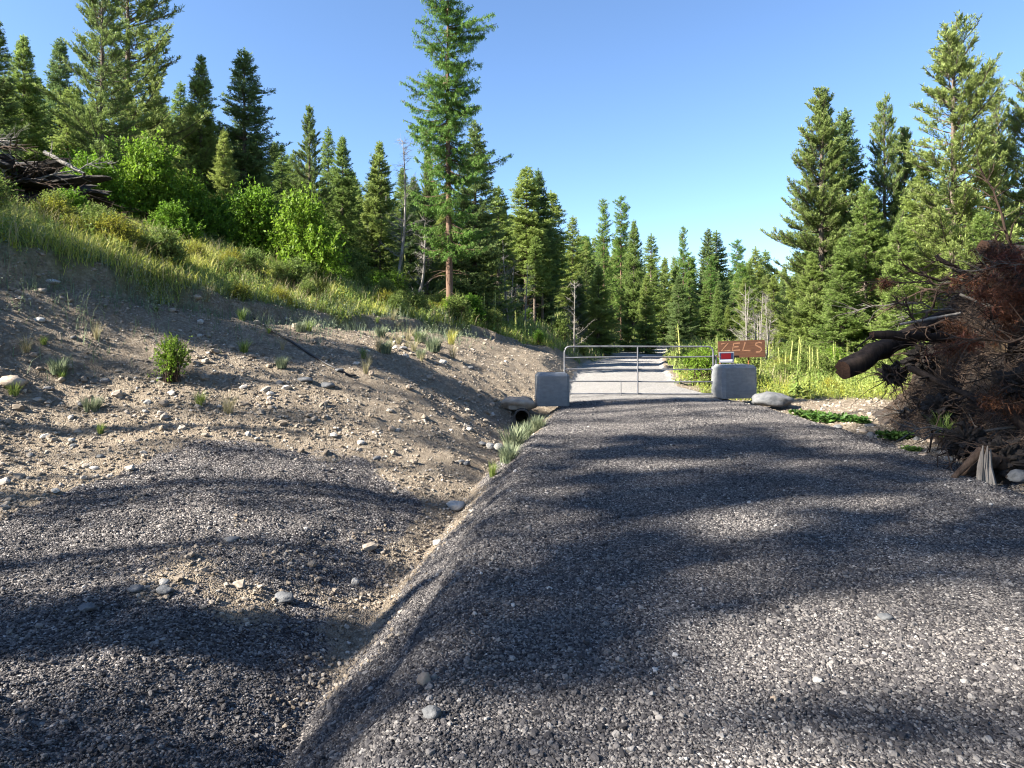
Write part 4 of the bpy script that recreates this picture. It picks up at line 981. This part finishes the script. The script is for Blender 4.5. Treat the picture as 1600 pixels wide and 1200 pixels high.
for i in range(60):
    x, y = pick('lefthill'); shrub([2, 2, 4][i % 3], (x, y, hz(x, y)-.05), rq.uniform(.6, 1.3), ['feathery', 'feathery', 'leafy upright'][i % 3]+' low green bush on the open ground left of the road beyond the gate', group=['feathery', 'feathery', 'leafy upright'][i % 3]+' low bushes left of the far road', rz=i)
for i in range(60):
    x, y = pick('rightmeadow'); shrub([2, 2, 4, 2, 3][i % 5], (x, y, hz(x, y)-.05), rq.uniform(.5, 1.35), ['pale green feathery', 'pale green feathery', 'deep green upright', 'pale green feathery', 'golden'][i % 5]+' low bush in the mullein meadow right of the road', group=['pale green feathery', 'pale green feathery', 'deep green upright', 'pale green feathery', 'golden'][i % 5]+' bushes in the mullein meadow', rz=i)

# ------------------------------------------------------------------ grass
def blades(name, n, region, hmin, hmax, mat, w=.010, lean=.5, seed=1, cl=.9, tint0=.5):
    r = np.random.RandomState(seed)
    x, y = region(r, n)
    cn = fbm(x*cl, y*cl, seed+200, 3)
    keep = r.rand(len(x)) < np.clip(.55+cn*2.2, .08, 1); x = x[keep]; y = y[keep]; cn = cn[keep]; m = len(x)
    z = height(x, y)
    h = (hmin+(hmax-hmin)*r.rand(m)**1.3)*(1+cn*1.0)
    a = r.rand(m)*6.28; l = lean*(.3+r.rand(m)); sd = np.stack([np.cos(a+1.57), np.sin(a+1.57), 0*a], -1)
    dirx = np.stack([np.cos(a), np.sin(a), 0*a], -1); O = np.stack([x, y, z-.01], -1)
    W = (w*(.7+.6*r.rand(m))*(1+np.maximum(y-12, 0)*.05))[:, None]; up = np.array([0, 0, 1.])
    m1 = O+up*(h*.55)[:, None]+dirx*(h*l*.25)[:, None]; tip = O+up*(h*(1-.15*l))[:, None]+dirx*(h*l*.9)[:, None]
    V = np.stack([O-sd*W*.5, O+sd*W*.5, m1+sd*W*.42, m1-sd*W*.42, tip], 1).reshape(-1, 3)
    b_ = np.arange(m)[:, None]*5; q = b_+np.array([[0, 1, 2, 3]]); t3 = b_+np.array([[3, 2, 4]])
    tt_ = np.clip(tint0+cn*.9+.45*(r.rand(m)-.5), 0, 1)
    me = mesh_np(name, V, [q, t3], [mat], False, np.repeat(tt_, 5)); o = add(name, me); o['kind'] = 'stuff'; return o
def reg_top(r, n):
    y = 8.5+(30-8.5)*r.rand(n*2)**1.25; x = (r.rand(n*2)*(1.25)-.95)*y
    m = grass_mask(x, y) > .35+.4*r.rand(len(x)); m &= (x < road_lr(y)[0]); x = x[m][:n]; y = y[m][:n]; return x, y
def reg_far(r, n):
    y = 20*(75/20)**r.rand(n*2); x = (r.rand(n*2)*1.5-.6)*y
    m = grass_mask(x, y) > .5; x = x[m][:n]; y = y[m][:n]; return x, y
def reg_right(r, n):
    y = 16.6*(45/16.6)**r.rand(n*2); x = (r.rand(n*2)*.75+.15)*y
    l, rr = road_lr(y); m = (x > rr) & (grass_mask(x, y) > .2+.5*r.rand(len(x))); x = x[m][:n]; y = y[m][:n]; return x, y
def reg_bank(r, n):
    y = 6+14*r.rand(n*3); x = (r.rand(n*3)*.95-.9)*y
    pc = past_cut(x, y); m = (pc < .3) & (pc > -2.2*r.rand(len(x))**2-.1) & (grav_mask(x, y) < .3); x = x[m][:n]; y = y[m][:n]; return x, y
blades('sunny_grass', 100000, reg_top, .06, .32, M_GRASSY, .011, .9, 1, 1.5, .55)
blades('green_grass', 60000, reg_top, .06, .28, M_FORB, .022, .9, 2, 1.8, .5)
blades('dry_top_grass', 22000, reg_top, .15, .55, M_DRY, .006, .7, 12, 1.1, .5)
blades('hillside_grass', 110000, reg_far, .10, .45, M_FORB, .018, .6, 3, .5, .55)
blades('dry_grass', 30000, reg_far, .2, .6, M_DRY, .012, .6, 4, .6, .4)
blades('meadow_grass', 34000, reg_right, .06, .36, M_GRASSY, .010, .6, 5, .7, .55)
blades('bank_edge_grass', 16000, reg_bank, .08, .38, M_SAGE, .010, .8, 6, 1.8, .35)

def leafy(name, n, region, mat, hh=.35, leaf=.05, seed=1, cl=.8, k=12, tint0=.5):
    # herbs: a thin stem with leaves up its length, many of them
    r = np.random.RandomState(seed); x, y = region(r, n); cn = fbm(x*cl, y*cl, seed+300, 3)
    kp = r.rand(len(x)) < np.clip(.5+cn*2.4, .05, 1); x = x[kp]; y = y[kp]; cn = cn[kp]; m = len(x)
    h = hh*(.4+.9*r.rand(m))*(1+cn); z = height(x, y); ln = r.randn(m, 2)*.25
    i = np.repeat(np.arange(m), k); f = r.rand(len(i))
    O = np.stack([x[i]+ln[i, 0]*h[i]*f, y[i]+ln[i, 1]*h[i]*f, z[i]+h[i]*f], -1)
    D_ = norm(r.randn(len(i), 3)+np.array([0, 0, .35])); S_ = norm(np.cross(D_, r.randn(len(i), 3)*.6+np.array([0, 0, 1])))
    L_ = leaf*(1.25-.7*f)*(.6+.8*r.rand(len(i)))*(1+np.maximum(y[i]-12, 0)*.03)
    V, q = kites(O, D_, S_, L_, L_*.42)
    tt_ = np.clip(tint0+.8*cn[i]+.35*(r.rand(m)[i]-.5)+.25*(r.rand(len(i))-.5), 0, 1)
    o = add(name, mesh_np(name, V, [q], [mat], False, np.repeat(tt_, 4))); o['kind'] = 'stuff'; return o
leafy('leafy_herbs', 14000, reg_top, M_FORB, .32, .055, 21)
leafy('golden_herbs', 8000, reg_top, M_GOLD, .30, .045, 22, 1.2)
leafy('meadow_herbs', 12000, reg_right, M_FORB, .45, .06, 23)
leafy('meadow_gold_herbs', 4000, reg_right, M_GOLD, .35, .05, 24, 1.1)
leafy('hillside_herbs', 20000, reg_far, M_FORB, .45, .07, 25, .5, 10)
def reg_lip(r, n):
    y = 7+15*r.rand(n*4); x = (r.rand(n*4)*.95-.92)*y
    pc = past_cut(x, y); m = (pc < .6) & (pc > -1.3*r.rand(len(x))**1.5-.1); x = x[m][:n]; y = y[m][:n]; return x, y
leafy('lip_weeds', 5000, reg_lip, M_SAGE, .30, .045, 26, 1.3)

# tufts standing singly
def tuft_mesh(seed, n, hmin, hmax, spread, mat, w=.008, lean=.6):
    r = np.random.RandomState(seed); a = r.rand(n)*6.28; rad = spread*r.rand(n)**.7; a2 = a+r.randn(n)*.6
    O = np.stack([np.cos(a)*rad, np.sin(a)*rad, 0*a-.02], -1); h = hmin+(hmax-hmin)*r.rand(n); l = lean*(.2+r.rand(n))
    dx = np.stack([np.cos(a2), np.sin(a2), 0*a], -1); sd = np.stack([-np.sin(a2), np.cos(a2), 0*a], -1)
    up = np.array([0, 0, 1.]); V = []; W = w*(.7+.6*r.rand(n))[:, None]
    ks = [0, .4, .75, 1]; ws = [1, .9, .6, .05]
    for k, wk in zip(ks, ws):
        c = O+up*(h*k*(1-.25*l*k))[:, None]+dx*(h*l*k*k)[:, None]; V += [c-sd*W*wk*.5, c+sd*W*wk*.5]
    V = np.stack(V, 1).reshape(-1, 3); b_ = np.arange(n)[:, None]*8
    q = np.concatenate([b_+np.array([[2*i, 2*i+1, 2*i+3, 2*i+2]]) for i in range(3)])
    g = Geo(); g.add(V, q, np.repeat(np.clip(r.rand(n), 0, 1), 8)); return g.mesh('grass_tuft', [mat])
TF = {'sage': tuft_mesh(1, 260, .15, .42, .14, M_SAGE, .014), 'green': tuft_mesh(2, 120, .12, .34, .06, M_FORB, .008), 'dry': tuft_mesh(3, 90, .2, .5, .06, M_DRY, .005), 'yel': tuft_mesh(4, 160, .2, .55, .1, M_GRASSY, .007)}
def tuft(kind, p, s, label, group=None):
    o = add('grass_tuft', TF[kind], None, p, (0, 0, random.uniform(0, 6.28)), (s, s, s*random.uniform(.85, 1.15))); return tag(o, label, 'grass tuft', group)
for u, v, k, s, lab in [(803, 702, 'sage', 1.15, 'largest pale silvery tuft in the ditch below the culvert'), (822, 686, 'sage', .9, 'silvery tuft in the ditch, second behind the largest'),
     (840, 672, 'sage', .8, 'silvery tuft nearest to the culvert opening'), (795, 722, 'sage', .8, 'green grey tuft in front of the largest ditch tuft'), (770, 745, 'green', .7, 'small green tuft low in the ditch'),
     (22, 618, 'green', .8, 'bright green tuft on the bank at the left frame edge'), (705, 478+60, 'yel', .9, 'yellow grass tuft high on the bank near the right end of the grass edge'),
     (68, 543, 'green', .55, 'tiny bright weed on the shaded bank above the left edge tuft')]:
    p = onray(u, v, 5)
    if p: tuft(k, p, s, lab)
for i in range(44):
    u = rq.uniform(20, 800); v = rq.uniform(455, 690)
    if rq.rand() < .45: u = rq.uniform(560, 700); v = rq.uniform(500, 570)
    p = onray(u, v, 6)
    if p is None or grass_mask(np.array([p[0]]), np.array([p[1]]))[0] > .5 or p[1] > 24: continue
    k = ['dry', 'green', 'dry', 'sage'][i % 4]
    tuft(k, p, rq.uniform(.5, 1.1), {'dry': 'dry straw coloured grass tuft on the dirt bank', 'green': 'small green grass tuft on the dirt bank', 'sage': 'grey green weed tuft on the dirt bank'}[k], {'dry': 'dry tufts on the dirt bank', 'green': 'green tufts on the dirt bank', 'sage': 'grey green tufts on the dirt bank'}[k])

# ------------------------------------------------------------------ mullein
def mullein_meshes(seed, H, leafy=1.0, mat=M_FORB):
    r = np.random.RandomState(seed); z = np.linspace(0, 1, 9); path = np.stack([.03*np.sin(z*3+seed), .03*np.sin(z*2), z*H], -1)
    g = Geo(); V, q = tubes(path[None], (.013*(1-z*.3))[None], 6); g.add(V, q); stem = g.mesh('stem', [mat])
    zz = np.linspace(.5, 1.0, 16); sp = np.stack([np.interp(zz, z, path[:, 0]), np.interp(zz, z, path[:, 1]), zz*H], -1)
    g2 = Geo(); V, q = tubes(sp[None], (.014*(1-((zz-.5)/.5)**4)*(1+.22*r.randn(16))+.003)[None], 8); g2.add(V, q, np.repeat(r.rand(16), 8))
    n = 140; a = r.rand(n)*6.28; hh = H*(.5+.47*r.rand(n)); O = np.stack([np.cos(a)*.022, np.sin(a)*.022, hh], -1); D_ = norm(np.stack([np.cos(a), np.sin(a), .6+0*a], -1)); sd = norm(np.cross(D_, r.randn(n, 3)))
    V, q = kites(O, D_, sd, np.full(n, .025), np.full(n, .015)); g2.add(V, q, np.repeat(r.rand(n), 4))
    g3 = Geo(); n = int(34*leafy); f = r.rand(n)**1.6; a = r.rand(n)*6.28; L_ = .34*(1-f*.75)*(.7+.5*r.rand(n)); O = np.stack([0*a, 0*a, .03+f*H*.55], -1)
    D_ = norm(np.stack([np.cos(a), np.sin(a), .75+0*a], -1)); sd = norm(np.cross(D_, np.array([0, 0, 1.])))
    k = np.array([0, .35, .7, 1.]); wv = np.array([.35, 1, .8, .05]); V = []
    for kk, wk in zip(k, wv):
        c = O+D_*(L_*kk)[:, None]-np.array([0, 0, 1.])*(L_*.75*kk**2)[:, None]; V += [c-sd*(L_*.14*wk)[:, None], c+sd*(L_*.14*wk)[:, None]]
    V = np.stack(V, 1).reshape(-1, 3); b_ = np.arange(n)[:, None]*8; q = np.concatenate([b_+np.array([[2*i, 2*i+1, 2*i+3, 2*i+2]]) for i in range(3)])
    g3.add(V, q, np.repeat(.4+.5*r.rand(n), 8))
    return stem, g2.mesh('flower_spire', [M_SPIRE]), g3.mesh('leaves', [mat])
MU = [mullein_meshes(i, 1.55, 1.0 if i < 3 else 2.2) for i in range(4)]
def mullein(k, p, s, label, group=None):
    t = thing('mullein_plant', label, 'plant', p, (random.uniform(-.05, .05), random.uniform(-.05, .05), random.uniform(0, 6)), group, (s, s, s))
    add('stem', MU[k][0], t); add('flower_spire', MU[k][1], t); add('leaves', MU[k][2], t)
for u, d, k, s, lab in [(1264, 17.2, 3, .95, 'broad leafy mullein on the sunny dirt patch, right one of two'), (1246, 17.8, 3, 1.1, 'tall leafy mullein on the sunny dirt patch, left one of two'),
                        (1186, 17.2, 3, .75, 'leafy mullein rising right behind the right concrete block'), (1062, 20.5, 0, 1.25, 'tall mullein with brown lower leaves just behind the gate')]:
    mullein(k, at_px(u, d), s, lab)
for i in range(52):
    d = rq.uniform(19, 33); u = rq.uniform(1085, 1480)
    if i % 3 == 0: u = rq.uniform(1150, 1440); d = rq.uniform(21, 29)
    x = (u-800)/1000*d
    if grass_mask(np.array([x]), np.array([d]))[0] < .5: continue
    mullein(i % 3, (x, d, hz(x, d)), rq.uniform(.45, 1.05), 'mullein with a pale upright flower spire in the meadow right of the road', 'mulleins in the meadow right of the road')
for i in range(60):
    d = rq.uniform(24, 42); u = rq.uniform(560, 985); x = (u-800)/1000*d
    if grass_mask(np.array([x]), np.array([d]))[0] < .5: continue
    mullein(i % 3, (x, d, hz(x, d)), rq.uniform(.6, 1.1), 'mullein with a pale flower spire on the slope left of the far road', 'mulleins on the slope left of the far road')

# low leafy plants along the right road edge
def patch_mesh(seed, n, Rr):
    r = np.random.RandomState(seed); a = r.rand(n)*6.28; rad = Rr*r.rand(n)**.6; O = np.stack([np.cos(a)*rad, np.sin(a)*rad*.7, .02+.12*r.rand(n)], -1)
    D_ = norm(np.stack([r.randn(n), r.randn(n), .35+0*a], -1)); sd = norm(np.cross(D_, np.array([0, 0, 1.])+.4*r.randn(n, 3))); L_ = .05+.06*r.rand(n)
    g = Geo(); V, q = kites(O, D_, sd, L_, L_*.75); g.add(V, q, np.repeat(.2+.6*r.rand(n), 4)); return g.mesh('low_plant', [M_WEEDG])
LP = [patch_mesh(1, 700, .42), patch_mesh(2, 500, .32)]
for u, d, s, k, lab in [(1262, 13.4, .9, 0, 'low green leafy plant beside the grey boulder'), (1300, 12.6, 1.1, 0, 'widest low green plant between boulder and fallen log'),
                     (1340, 12.2, .8, 1, 'low green plant under the end of the fallen log'), (1398, 10.3, .8, 1, 'low green plant before the brush pile, lone one at the road edge'), (1425, 9.5, .45, 1, 'small green sprig at the road edge before the brush pile')]:
    o = add('low_plant', LP[k], None, at_px(u, d), (0, 0, u), (s, s, s)); tag(o, lab, 'plant')

# ------------------------------------------------------------------ brush pile on the right
M_GREYD = bark_mat('dull_grey_dead_wood', (.04, .035, .032), (.13, .12, .105))
M_SOIL = rock_mat('clinging_root_soil', (.007, .005, .004), (.032, .023, .017), 6)
rb_ = np.random.RandomState(55)
def pile_h(x, y):
    xf = 5.6+.24*(y-7); a = sstep(xf, xf+1.7, x)*3.15*(1-.6*sstep(10.5, 15, x)); b_ = sstep(6.0, 8.6, y+.25*(x-7))*sstep(14.5, 10.9, y)
    return a*b_
xs = np.linspace(5.4, 15, 110); ysx = np.linspace(5.8, 16, 110); XX, YY = np.meshgrid(xs, ysx, indexing='ij')
hh = pile_h(XX, YY); ZZ = height(XX, YY)-.08+hh*.86+(hh > .05)*(.9*fbm(XX*1.6, YY*1.6, 80, 4)+.7*fbm(XX*5, YY*5, 84, 4, .7))*np.clip(hh*2, 0, 1)
i_, j_ = np.meshgrid(np.arange(109), np.arange(109), indexing='ij'); q = np.stack([i_*110+j_, (i_+1)*110+j_, (i_+1)*110+j_+1, i_*110+j_+1], -1).reshape(-1, 4)
keepf = (hh[:-1, :-1].ravel() > .02)
me = mesh_np('soil_mound', np.stack([XX, YY, ZZ], -1).reshape(-1, 3), q[keepf], [rock_mat('dark_root_soil', (.010, .007, .005), (.04, .028, .020), 4)], False)
o = add('soil_mound', me); tag(o, 'dark heap of soil and roots under the brush pile right of the road', 'soil heap')
def pile_top(x, y): return hz(x, y)+float(pile_h(np.array([x]), np.array([y]))[0])*.9

def log(a, b, r0, r1, label, mat=M_LOG, endmat=M_WOODEND, seed=1, name='log', group=None, nst=0, sides=14):
    r = np.random.RandomState(seed); a = np.array(a, float); b = np.array(b, float); n = 16
    t = thing(name, label, 'log', tuple(a), group=group)
    ks = np.linspace(0, 1, n)[:, None]; path = (b-a)*ks+r.randn(n, 3)*.012*min(1, r0*8); path[0] = 0
    rad = np.linspace(r0, r1, n)*(1+.05*r.randn(n))
    V, q = tubes(path[None], rad[None], sides); V = V.reshape(n, sides, 3); c = path[:, None]; th = np.arange(sides)
    V = c+(V-c)*(1+.07*np.sin(th*2.1+seed)[None, :, None]+.05*r.randn(1, sides, 1)+.045*r.randn(n, sides, 1)); V = V.reshape(-1, 3)
    add('bark', mesh_np('bark', V, q, [mat], True), t)
    for e, k in ((0, 0), (1, n-1)):
        ring = V[k*sides:(k+1)*sides]*.999; cen = ring.mean(0)+norm((path[k]-path[1 if k == 0 else n-2])[None])[0]*.012
        add('cut_end', mesh_np('cut_end', np.concatenate([ring, [cen]]), np.array([[i, (i+1) % sides, sides] for i in range(sides)]), [endmat]), t)
    if nst:
        f = r.rand(nst); o = path[0]+(path[-1]-path[0])*f[:, None]; d_ = norm(r.randn(nst, 3)); L_ = .1+.3*r.rand(nst)
        V, q = tubes(np.stack([o, o+d_*(r0+L_)[:, None]], 1), np.stack([np.full(nst, .02), np.full(nst, .008)], 1), 5); add('branch_stubs', mesh_np('branch_stubs', V, q, [mat]), t)
    return t
log(P(1317, 578, 10.6), P(1530, 468, 12.2), .165, .14, 'thickest dark fallen log with a brown cut end pointing at the road', seed=2, nst=6, sides=20)
log(P(1362, 523, 9.9), P(1490, 528, 10.2), .062, .075, 'long slim log lying level across the thickest log', seed=3, nst=5)
log(P(1480, 524, 10.1), P(1625, 552, 9.7), .055, .06, 'log continuing right from the long slim log into the pile', seed=4, nst=3)
log(P(1563, 541, 8.6), P(1680, 545, 9.6), .092, .11, 'log with a round pale cut end facing the camera in the pile', endmat=bark_mat('pale_log_end', (.09, .06, .035), (.20, .14, .085), 10, 1), seed=5)
log(P(1537, 387, 10.4), P(1640, 405, 11.2), .12, .13, 'stubby log on the very top of the brush pile', seed=6)
log(P(1420, 575, 9.6), P(1560, 640, 8.6), .05, .05, 'brown pole slanting down across the pile front', seed=8, nst=3)
log(P(1500, 460, 9.6), P(1572, 490, 9.2), .022, .018, 'grey weathered pole near the top of the pile', M_GREYD, seed=9, nst=3)
log(P(1405, 507, 9.7), P(1500, 490, 9.9), .018, .022, 'thin pale stick above the long slim log', M_BARKG, seed=10)
log(P(1462, 400, 10.2), P(1570, 470, 9.8), .03, .035, 'dark crooked limb sticking out of the top left of the pile', seed=12, nst=8)
log(P(1548, 620, 8.0), P(1640, 700, 7.6), .055, .06, 'grey brown pole at the lower right of the pile', M_TWIG, seed=13, nst=3)
# weathered stump slab and roots at the foot
st = thing('broken_stump', 'pale weathered upright stump with roots at the foot of the brush pile', 'stump', (5.36, 7.25, -.12))
r = np.random.RandomState(3)
g = Geo()
for k in range(6):
    x0 = -.06+.024*k; tp = .40+.1*r.rand()-.03*abs(k-2.5)
    V, q = tubes(np.array([[(x0*1.3, .02*r.randn(), 0), (x0+.01*r.randn(), .01, .2), (x0*.9+.01*r.randn(), .02*r.randn(), tp)]]), np.array([[.034, .03, .006]]), 6); g.add(V, q)
add('split_wood', g.mesh('split_wood', [M_PALEWOOD]), st)
for k in range(9):
    a = r.uniform(-.5, 3.3); L_ = .35+.4*r.rand(); w0 = np.array([.22, .12, .22])
    pts = [w0*0+np.array([.2, .1, .25]), np.array([.2+.3*L_*math.cos(a), .1+.2*math.sin(a), .3*r.rand()+.1]), np.array([.2+L_*math.cos(a), .1+.6*L_*math.sin(a), -.05])]
    V, q = tubes(np.array([pts]), np.array([[.07, .05, .022]]), 8); add('root', mesh_np('root', V, q, [M_TWIG], True), st)
V, Fa = lumpy(4, 5, .8, 3.0); add('root_ball', mesh_np('root_ball', V*np.array([.24, .2, .22])+np.array([.42, .30, .20]), Fa, [M_SOIL], False), st)
for n_, (u, v, d, s) in enumerate([(1510, 690, 8.0, .30), (1470, 640, 9.0, .30), (1395, 585, 10.3, .26), (1590, 600, 8.2, .30), (1440, 560, 9.9, .3)]):
    p = P(u, v, d); t = thing('root_wad', ['knotted root wad low in the pile left of the pale stump', 'root wad halfway up the pile front', 'root wad below the thickest log near its end', 'large root wad by the right frame edge', 'root wad just under the long slim log'][n_], 'root wad', p)
    V, Fa = lumpy(60+n_, 5, .8, 3.0); add('root_ball', mesh_np('root_ball', V*s*.62*np.array([1, .8, .9]), Fa, [M_SOIL], False), t)
    r = np.random.RandomState(70+n_); m = 26; d0 = norm(r.randn(m, 3)*np.array([1, 1, .8])+np.array([-.3, -.6, 0])); L_ = s*(.8+1.5*r.rand(m)); kk = np.linspace(0, 1, 6)
    PB = d0[:, None]*(L_[:, None]*kk)[..., None]+np.cumsum(r.randn(m, 6, 3)*.055*s/.3, 1); PB[:, 0] = 0; PB[..., 2] -= .15*kk**2
    V, q = tubes(PB, (.017*s/.3)*np.linspace(1, .15, 6)[None]*(.5+.8*r.rand(m, 1)), 5); add('roots', mesh_np('roots', V, q, [M_TWIG], True), t)
# branches laid over the heap
def bough(a, d0, L_, r0, seed, mat, label, group, needles=None, sag=.3):
    r = np.random.RandomState(seed); kk = np.linspace(0, 1, 9); a = np.array(a, float); d0 = np.array(d0, float)/np.linalg.norm(d0)
    path = d0*(L_*kk)[:, None]+np.cumsum(r.randn(9, 3)*.035*L_**.5, 0); path[0] = 0; path[:, 2] -= sag*L_*kk**2*.4
    t = thing('dead_branch', label, 'branch', tuple(a), group=group)
    V, q = tubes(path[None], (r0*np.linspace(1, .25, 9))[None], 6); add('limb', mesh_np('limb', V, q, [mat], True), t)
    m = int(9+L_*7); f = .15+.85*r.rand(m); o = np.stack([np.interp(f, kk, path[:, i]) for i in range(3)], -1); dd = norm(d0+r.randn(m, 3)*.55); ll = (.15+.45*r.rand(m))*min(1, L_/1.5)
    P3 = np.stack([o, o+dd*(ll*.5)[:, None]+r.randn(m, 3)*.02, o+dd*ll[:, None]+r.randn(m, 3)*.05], 1)
    V, q = tubes(P3, np.stack([np.full(m, r0*.38), np.full(m, r0*.25), np.full(m, .002)], 1), 4); add('twigs', mesh_np('twigs', V, q, [mat]), t)
    if needles:
        k = m*needles; i = r.randint(0, m, k); f = r.rand(k); O = P3[i, 0]+(P3[i, 2]-P3[i, 0])*f[:, None]; d3 = norm(dd[i]*.6+r.randn(k, 3)*.7+np.array([0, 0, -.4])); s3 = norm(np.cross(d3, r.randn(k, 3)))
        V, q = kites(O+r.randn(k, 3)*.035, d3, s3, .05+.07*r.rand(k), np.full(k, .009)); g = Geo(); g.add(V, q, np.repeat(r.rand(k), 4)); add('dead_needles', g.mesh('dead_needles', [M_REDN]), t)
for i in range(230):
    x = 5.6+6.4*rb_.rand()**1.5; y = rb_.uniform(6.9, 11.5); z = pile_top(x, y)+rb_.uniform(-.05, .22)
    if pile_h(x, y) < .12: continue
    d0 = (rb_.randn()*1.0-.15, rb_.randn()*.7, rb_.randn()*.16-.08)
    m = [M_TWIG, M_LOG, M_GREYD][rb_.choice([0, 0, 0, 1, 1, 2])]
    bough((x, y, z), d0, rb_.uniform(.6, 1.9), rb_.uniform(.008, .026), 300+i, m, {'brown_twig_bark': 'brown', 'dark_rotten_bark': 'blackish', 'dull_grey_dead_wood': 'dull grey'}[m.name]+' bare dead branch tangled in the right brush pile', {'brown_twig_bark': 'brown', 'dark_rotten_bark': 'blackish', 'dull_grey_dead_wood': 'dull grey'}[m.name]+' bare branches of the right brush pile')
red = [(1505, 548, 8.5), (1490, 535, 8.8), (1520, 556, 8.4), (1572, 430, 8.9), (1590, 450, 8.6), (1560, 455, 9.0), (1600, 415, 8.9), (1580, 480, 8.6), (1598, 500, 8.3), (1570, 405, 9.2), (1590, 385, 9.2), (1545, 440, 9.2), (1590, 470, 8.4), (1607, 440, 8.6), (1610, 470, 8.5), (1385, 452, 10.4), (1600, 665, 7.6), (1575, 520, 8.6)]
for i, (u, v, d) in enumerate(red):
    p = P(u, v, d); s_ = .55 if u == 1385 else 1.0
    bough((p[0]+.35*s_, p[1]+.3, p[2]+.1), (-.9, -.5, rb_.uniform(-.3, .3)), rb_.uniform(.5, .85)*s_, .014, 500+i, M_TWIG, 'dead conifer bough with rust red needles on the brush pile', 'rust red boughs on the brush pile', needles=45)
# limbs poking out over the left of the pile
for i, (u0, v0, u1, v1, d) in enumerate([(1452, 520, 1393, 462, 9.8), (1440, 500, 1450, 452, 9.9), (1500, 440, 1430, 432, 10.0), (1540, 440, 1478, 405, 10.0), (1560, 400, 1555, 360, 10), (1590, 420, 1545, 300, 10.2), (1600, 395, 1500, 415, 9.8), (1480, 500, 1420, 515, 9.4)]):
    a = np.array(P(u0, v0, d)); b_ = np.array(P(u1, v1, d)); bough(a, b_-a, float(np.linalg.norm(b_-a))*1.1, .028, 600+i, M_TWIG, 'dark bare limb jutting out above the brush pile', 'limbs jutting out above the brush pile', sag=.0)
# fine brushwood mass
n = 24000; x = 5.6+6.6*rb_.rand(n)**1.5; y = rb_.uniform(6.3, 12, n); ph = pile_h(x, y); k = ph > .08; x = x[k]; y = y[k]; ph = ph[k]; n = len(x)
z = height(x, y)+ph*.88+rb_.uniform(-.12, .3, n); d_ = norm(rb_.randn(n, 3)*np.array([1, 1, .6])); L_ = .15+.55*rb_.rand(n)**1.5; kk = np.linspace(0, 1, 4)
PB = np.stack([x, y, z], -1)[:, None]+d_[:, None]*(L_[:, None]*(kk-.5))[..., None]+np.cumsum(rb_.randn(n, 4, 3)*.022, 1)
V, q = tubes(PB, (.0024+.005*rb_.rand(n, 1)**2)*np.array([[1, .9, .7, .3]]), 3)
o = add('brushwood', mesh_np('brushwood', V, q, [bark_mat('fine_brushwood', (.03, .02, .014), (.16, .115, .085), 3, 1)])); o['kind'] = 'stuff'
# straggling green weeds growing through the pile
for i, (u, v, d) in enumerate([(1470, 655, 8.6)]):
    p = P(u, v, d); o = add('weed_clump', TF['green'], None, (p[0], p[1], p[2]-.2), (0.3, 0, i), (1.1, 1.1, 1.0)); tag(o, 'narrow leaved green weed growing through the front of the brush pile', 'weed')

# ------------------------------------------------------------------ brush pile at upper left
V, Fa = lumpy(9, 5, .9, 3.2); px_, py_ = -12.2, 15.8
o = add('soil_mound', mesh_np('soil_mound', V*np.array([1.8, .9, .55]), Fa, [rock_mat('dark_heap_soil', (.010, .008, .006), (.04, .03, .022), 4)]), None, (px_-.5, py_, hz(px_-.5, py_)+.3)); tag(o, 'dark heap of soil under the upper left brush pile', 'soil heap')
for i in range(90):
    x = px_+rb_.uniform(-2.4, 1.1); y = py_-rb_.uniform(.1, 1.2); z = hz(x, y)+rb_.uniform(.3, 1.4)*(1-.3*abs(x-px_+.8)/2)
    bough((x, y, z), (rb_.randn(), rb_.randn()*.4-.3, rb_.randn()*.4), rb_.uniform(.7, 2.0), rb_.uniform(.012, .035), 700+i, [M_LOG, M_TWIG, M_LOG, M_BARKG, M_TWIG][i % 5], ['blackish', 'brown', 'blackish', 'pale grey', 'brown'][i % 5]+' dead branch tangled in the upper left brush pile', ['blackish', 'brown', 'blackish', 'pale grey', 'brown'][i % 5]+' branches of the upper left brush pile')
log(P(70, 238, 15.2), P(132, 272, 15.0), .05, .035, 'pale grey pole slanting out of the upper left brush pile', M_BARKG, seed=21, nst=4)
log(P(-30, 285, 15.2), P(90, 330, 14.6), .11, .09, 'dark log across the front of the upper left brush pile', seed=22, nst=4)

# distant wooded knoll peeking in dirt by the road bend
rock(0, 0, 60, 26, M_ROCKP, 'pale grey boulder in the meadow behind the wooden sign', seed=91, at=(8.6, 25, hz(8.6, 25)), name='boulder', cat='boulder')
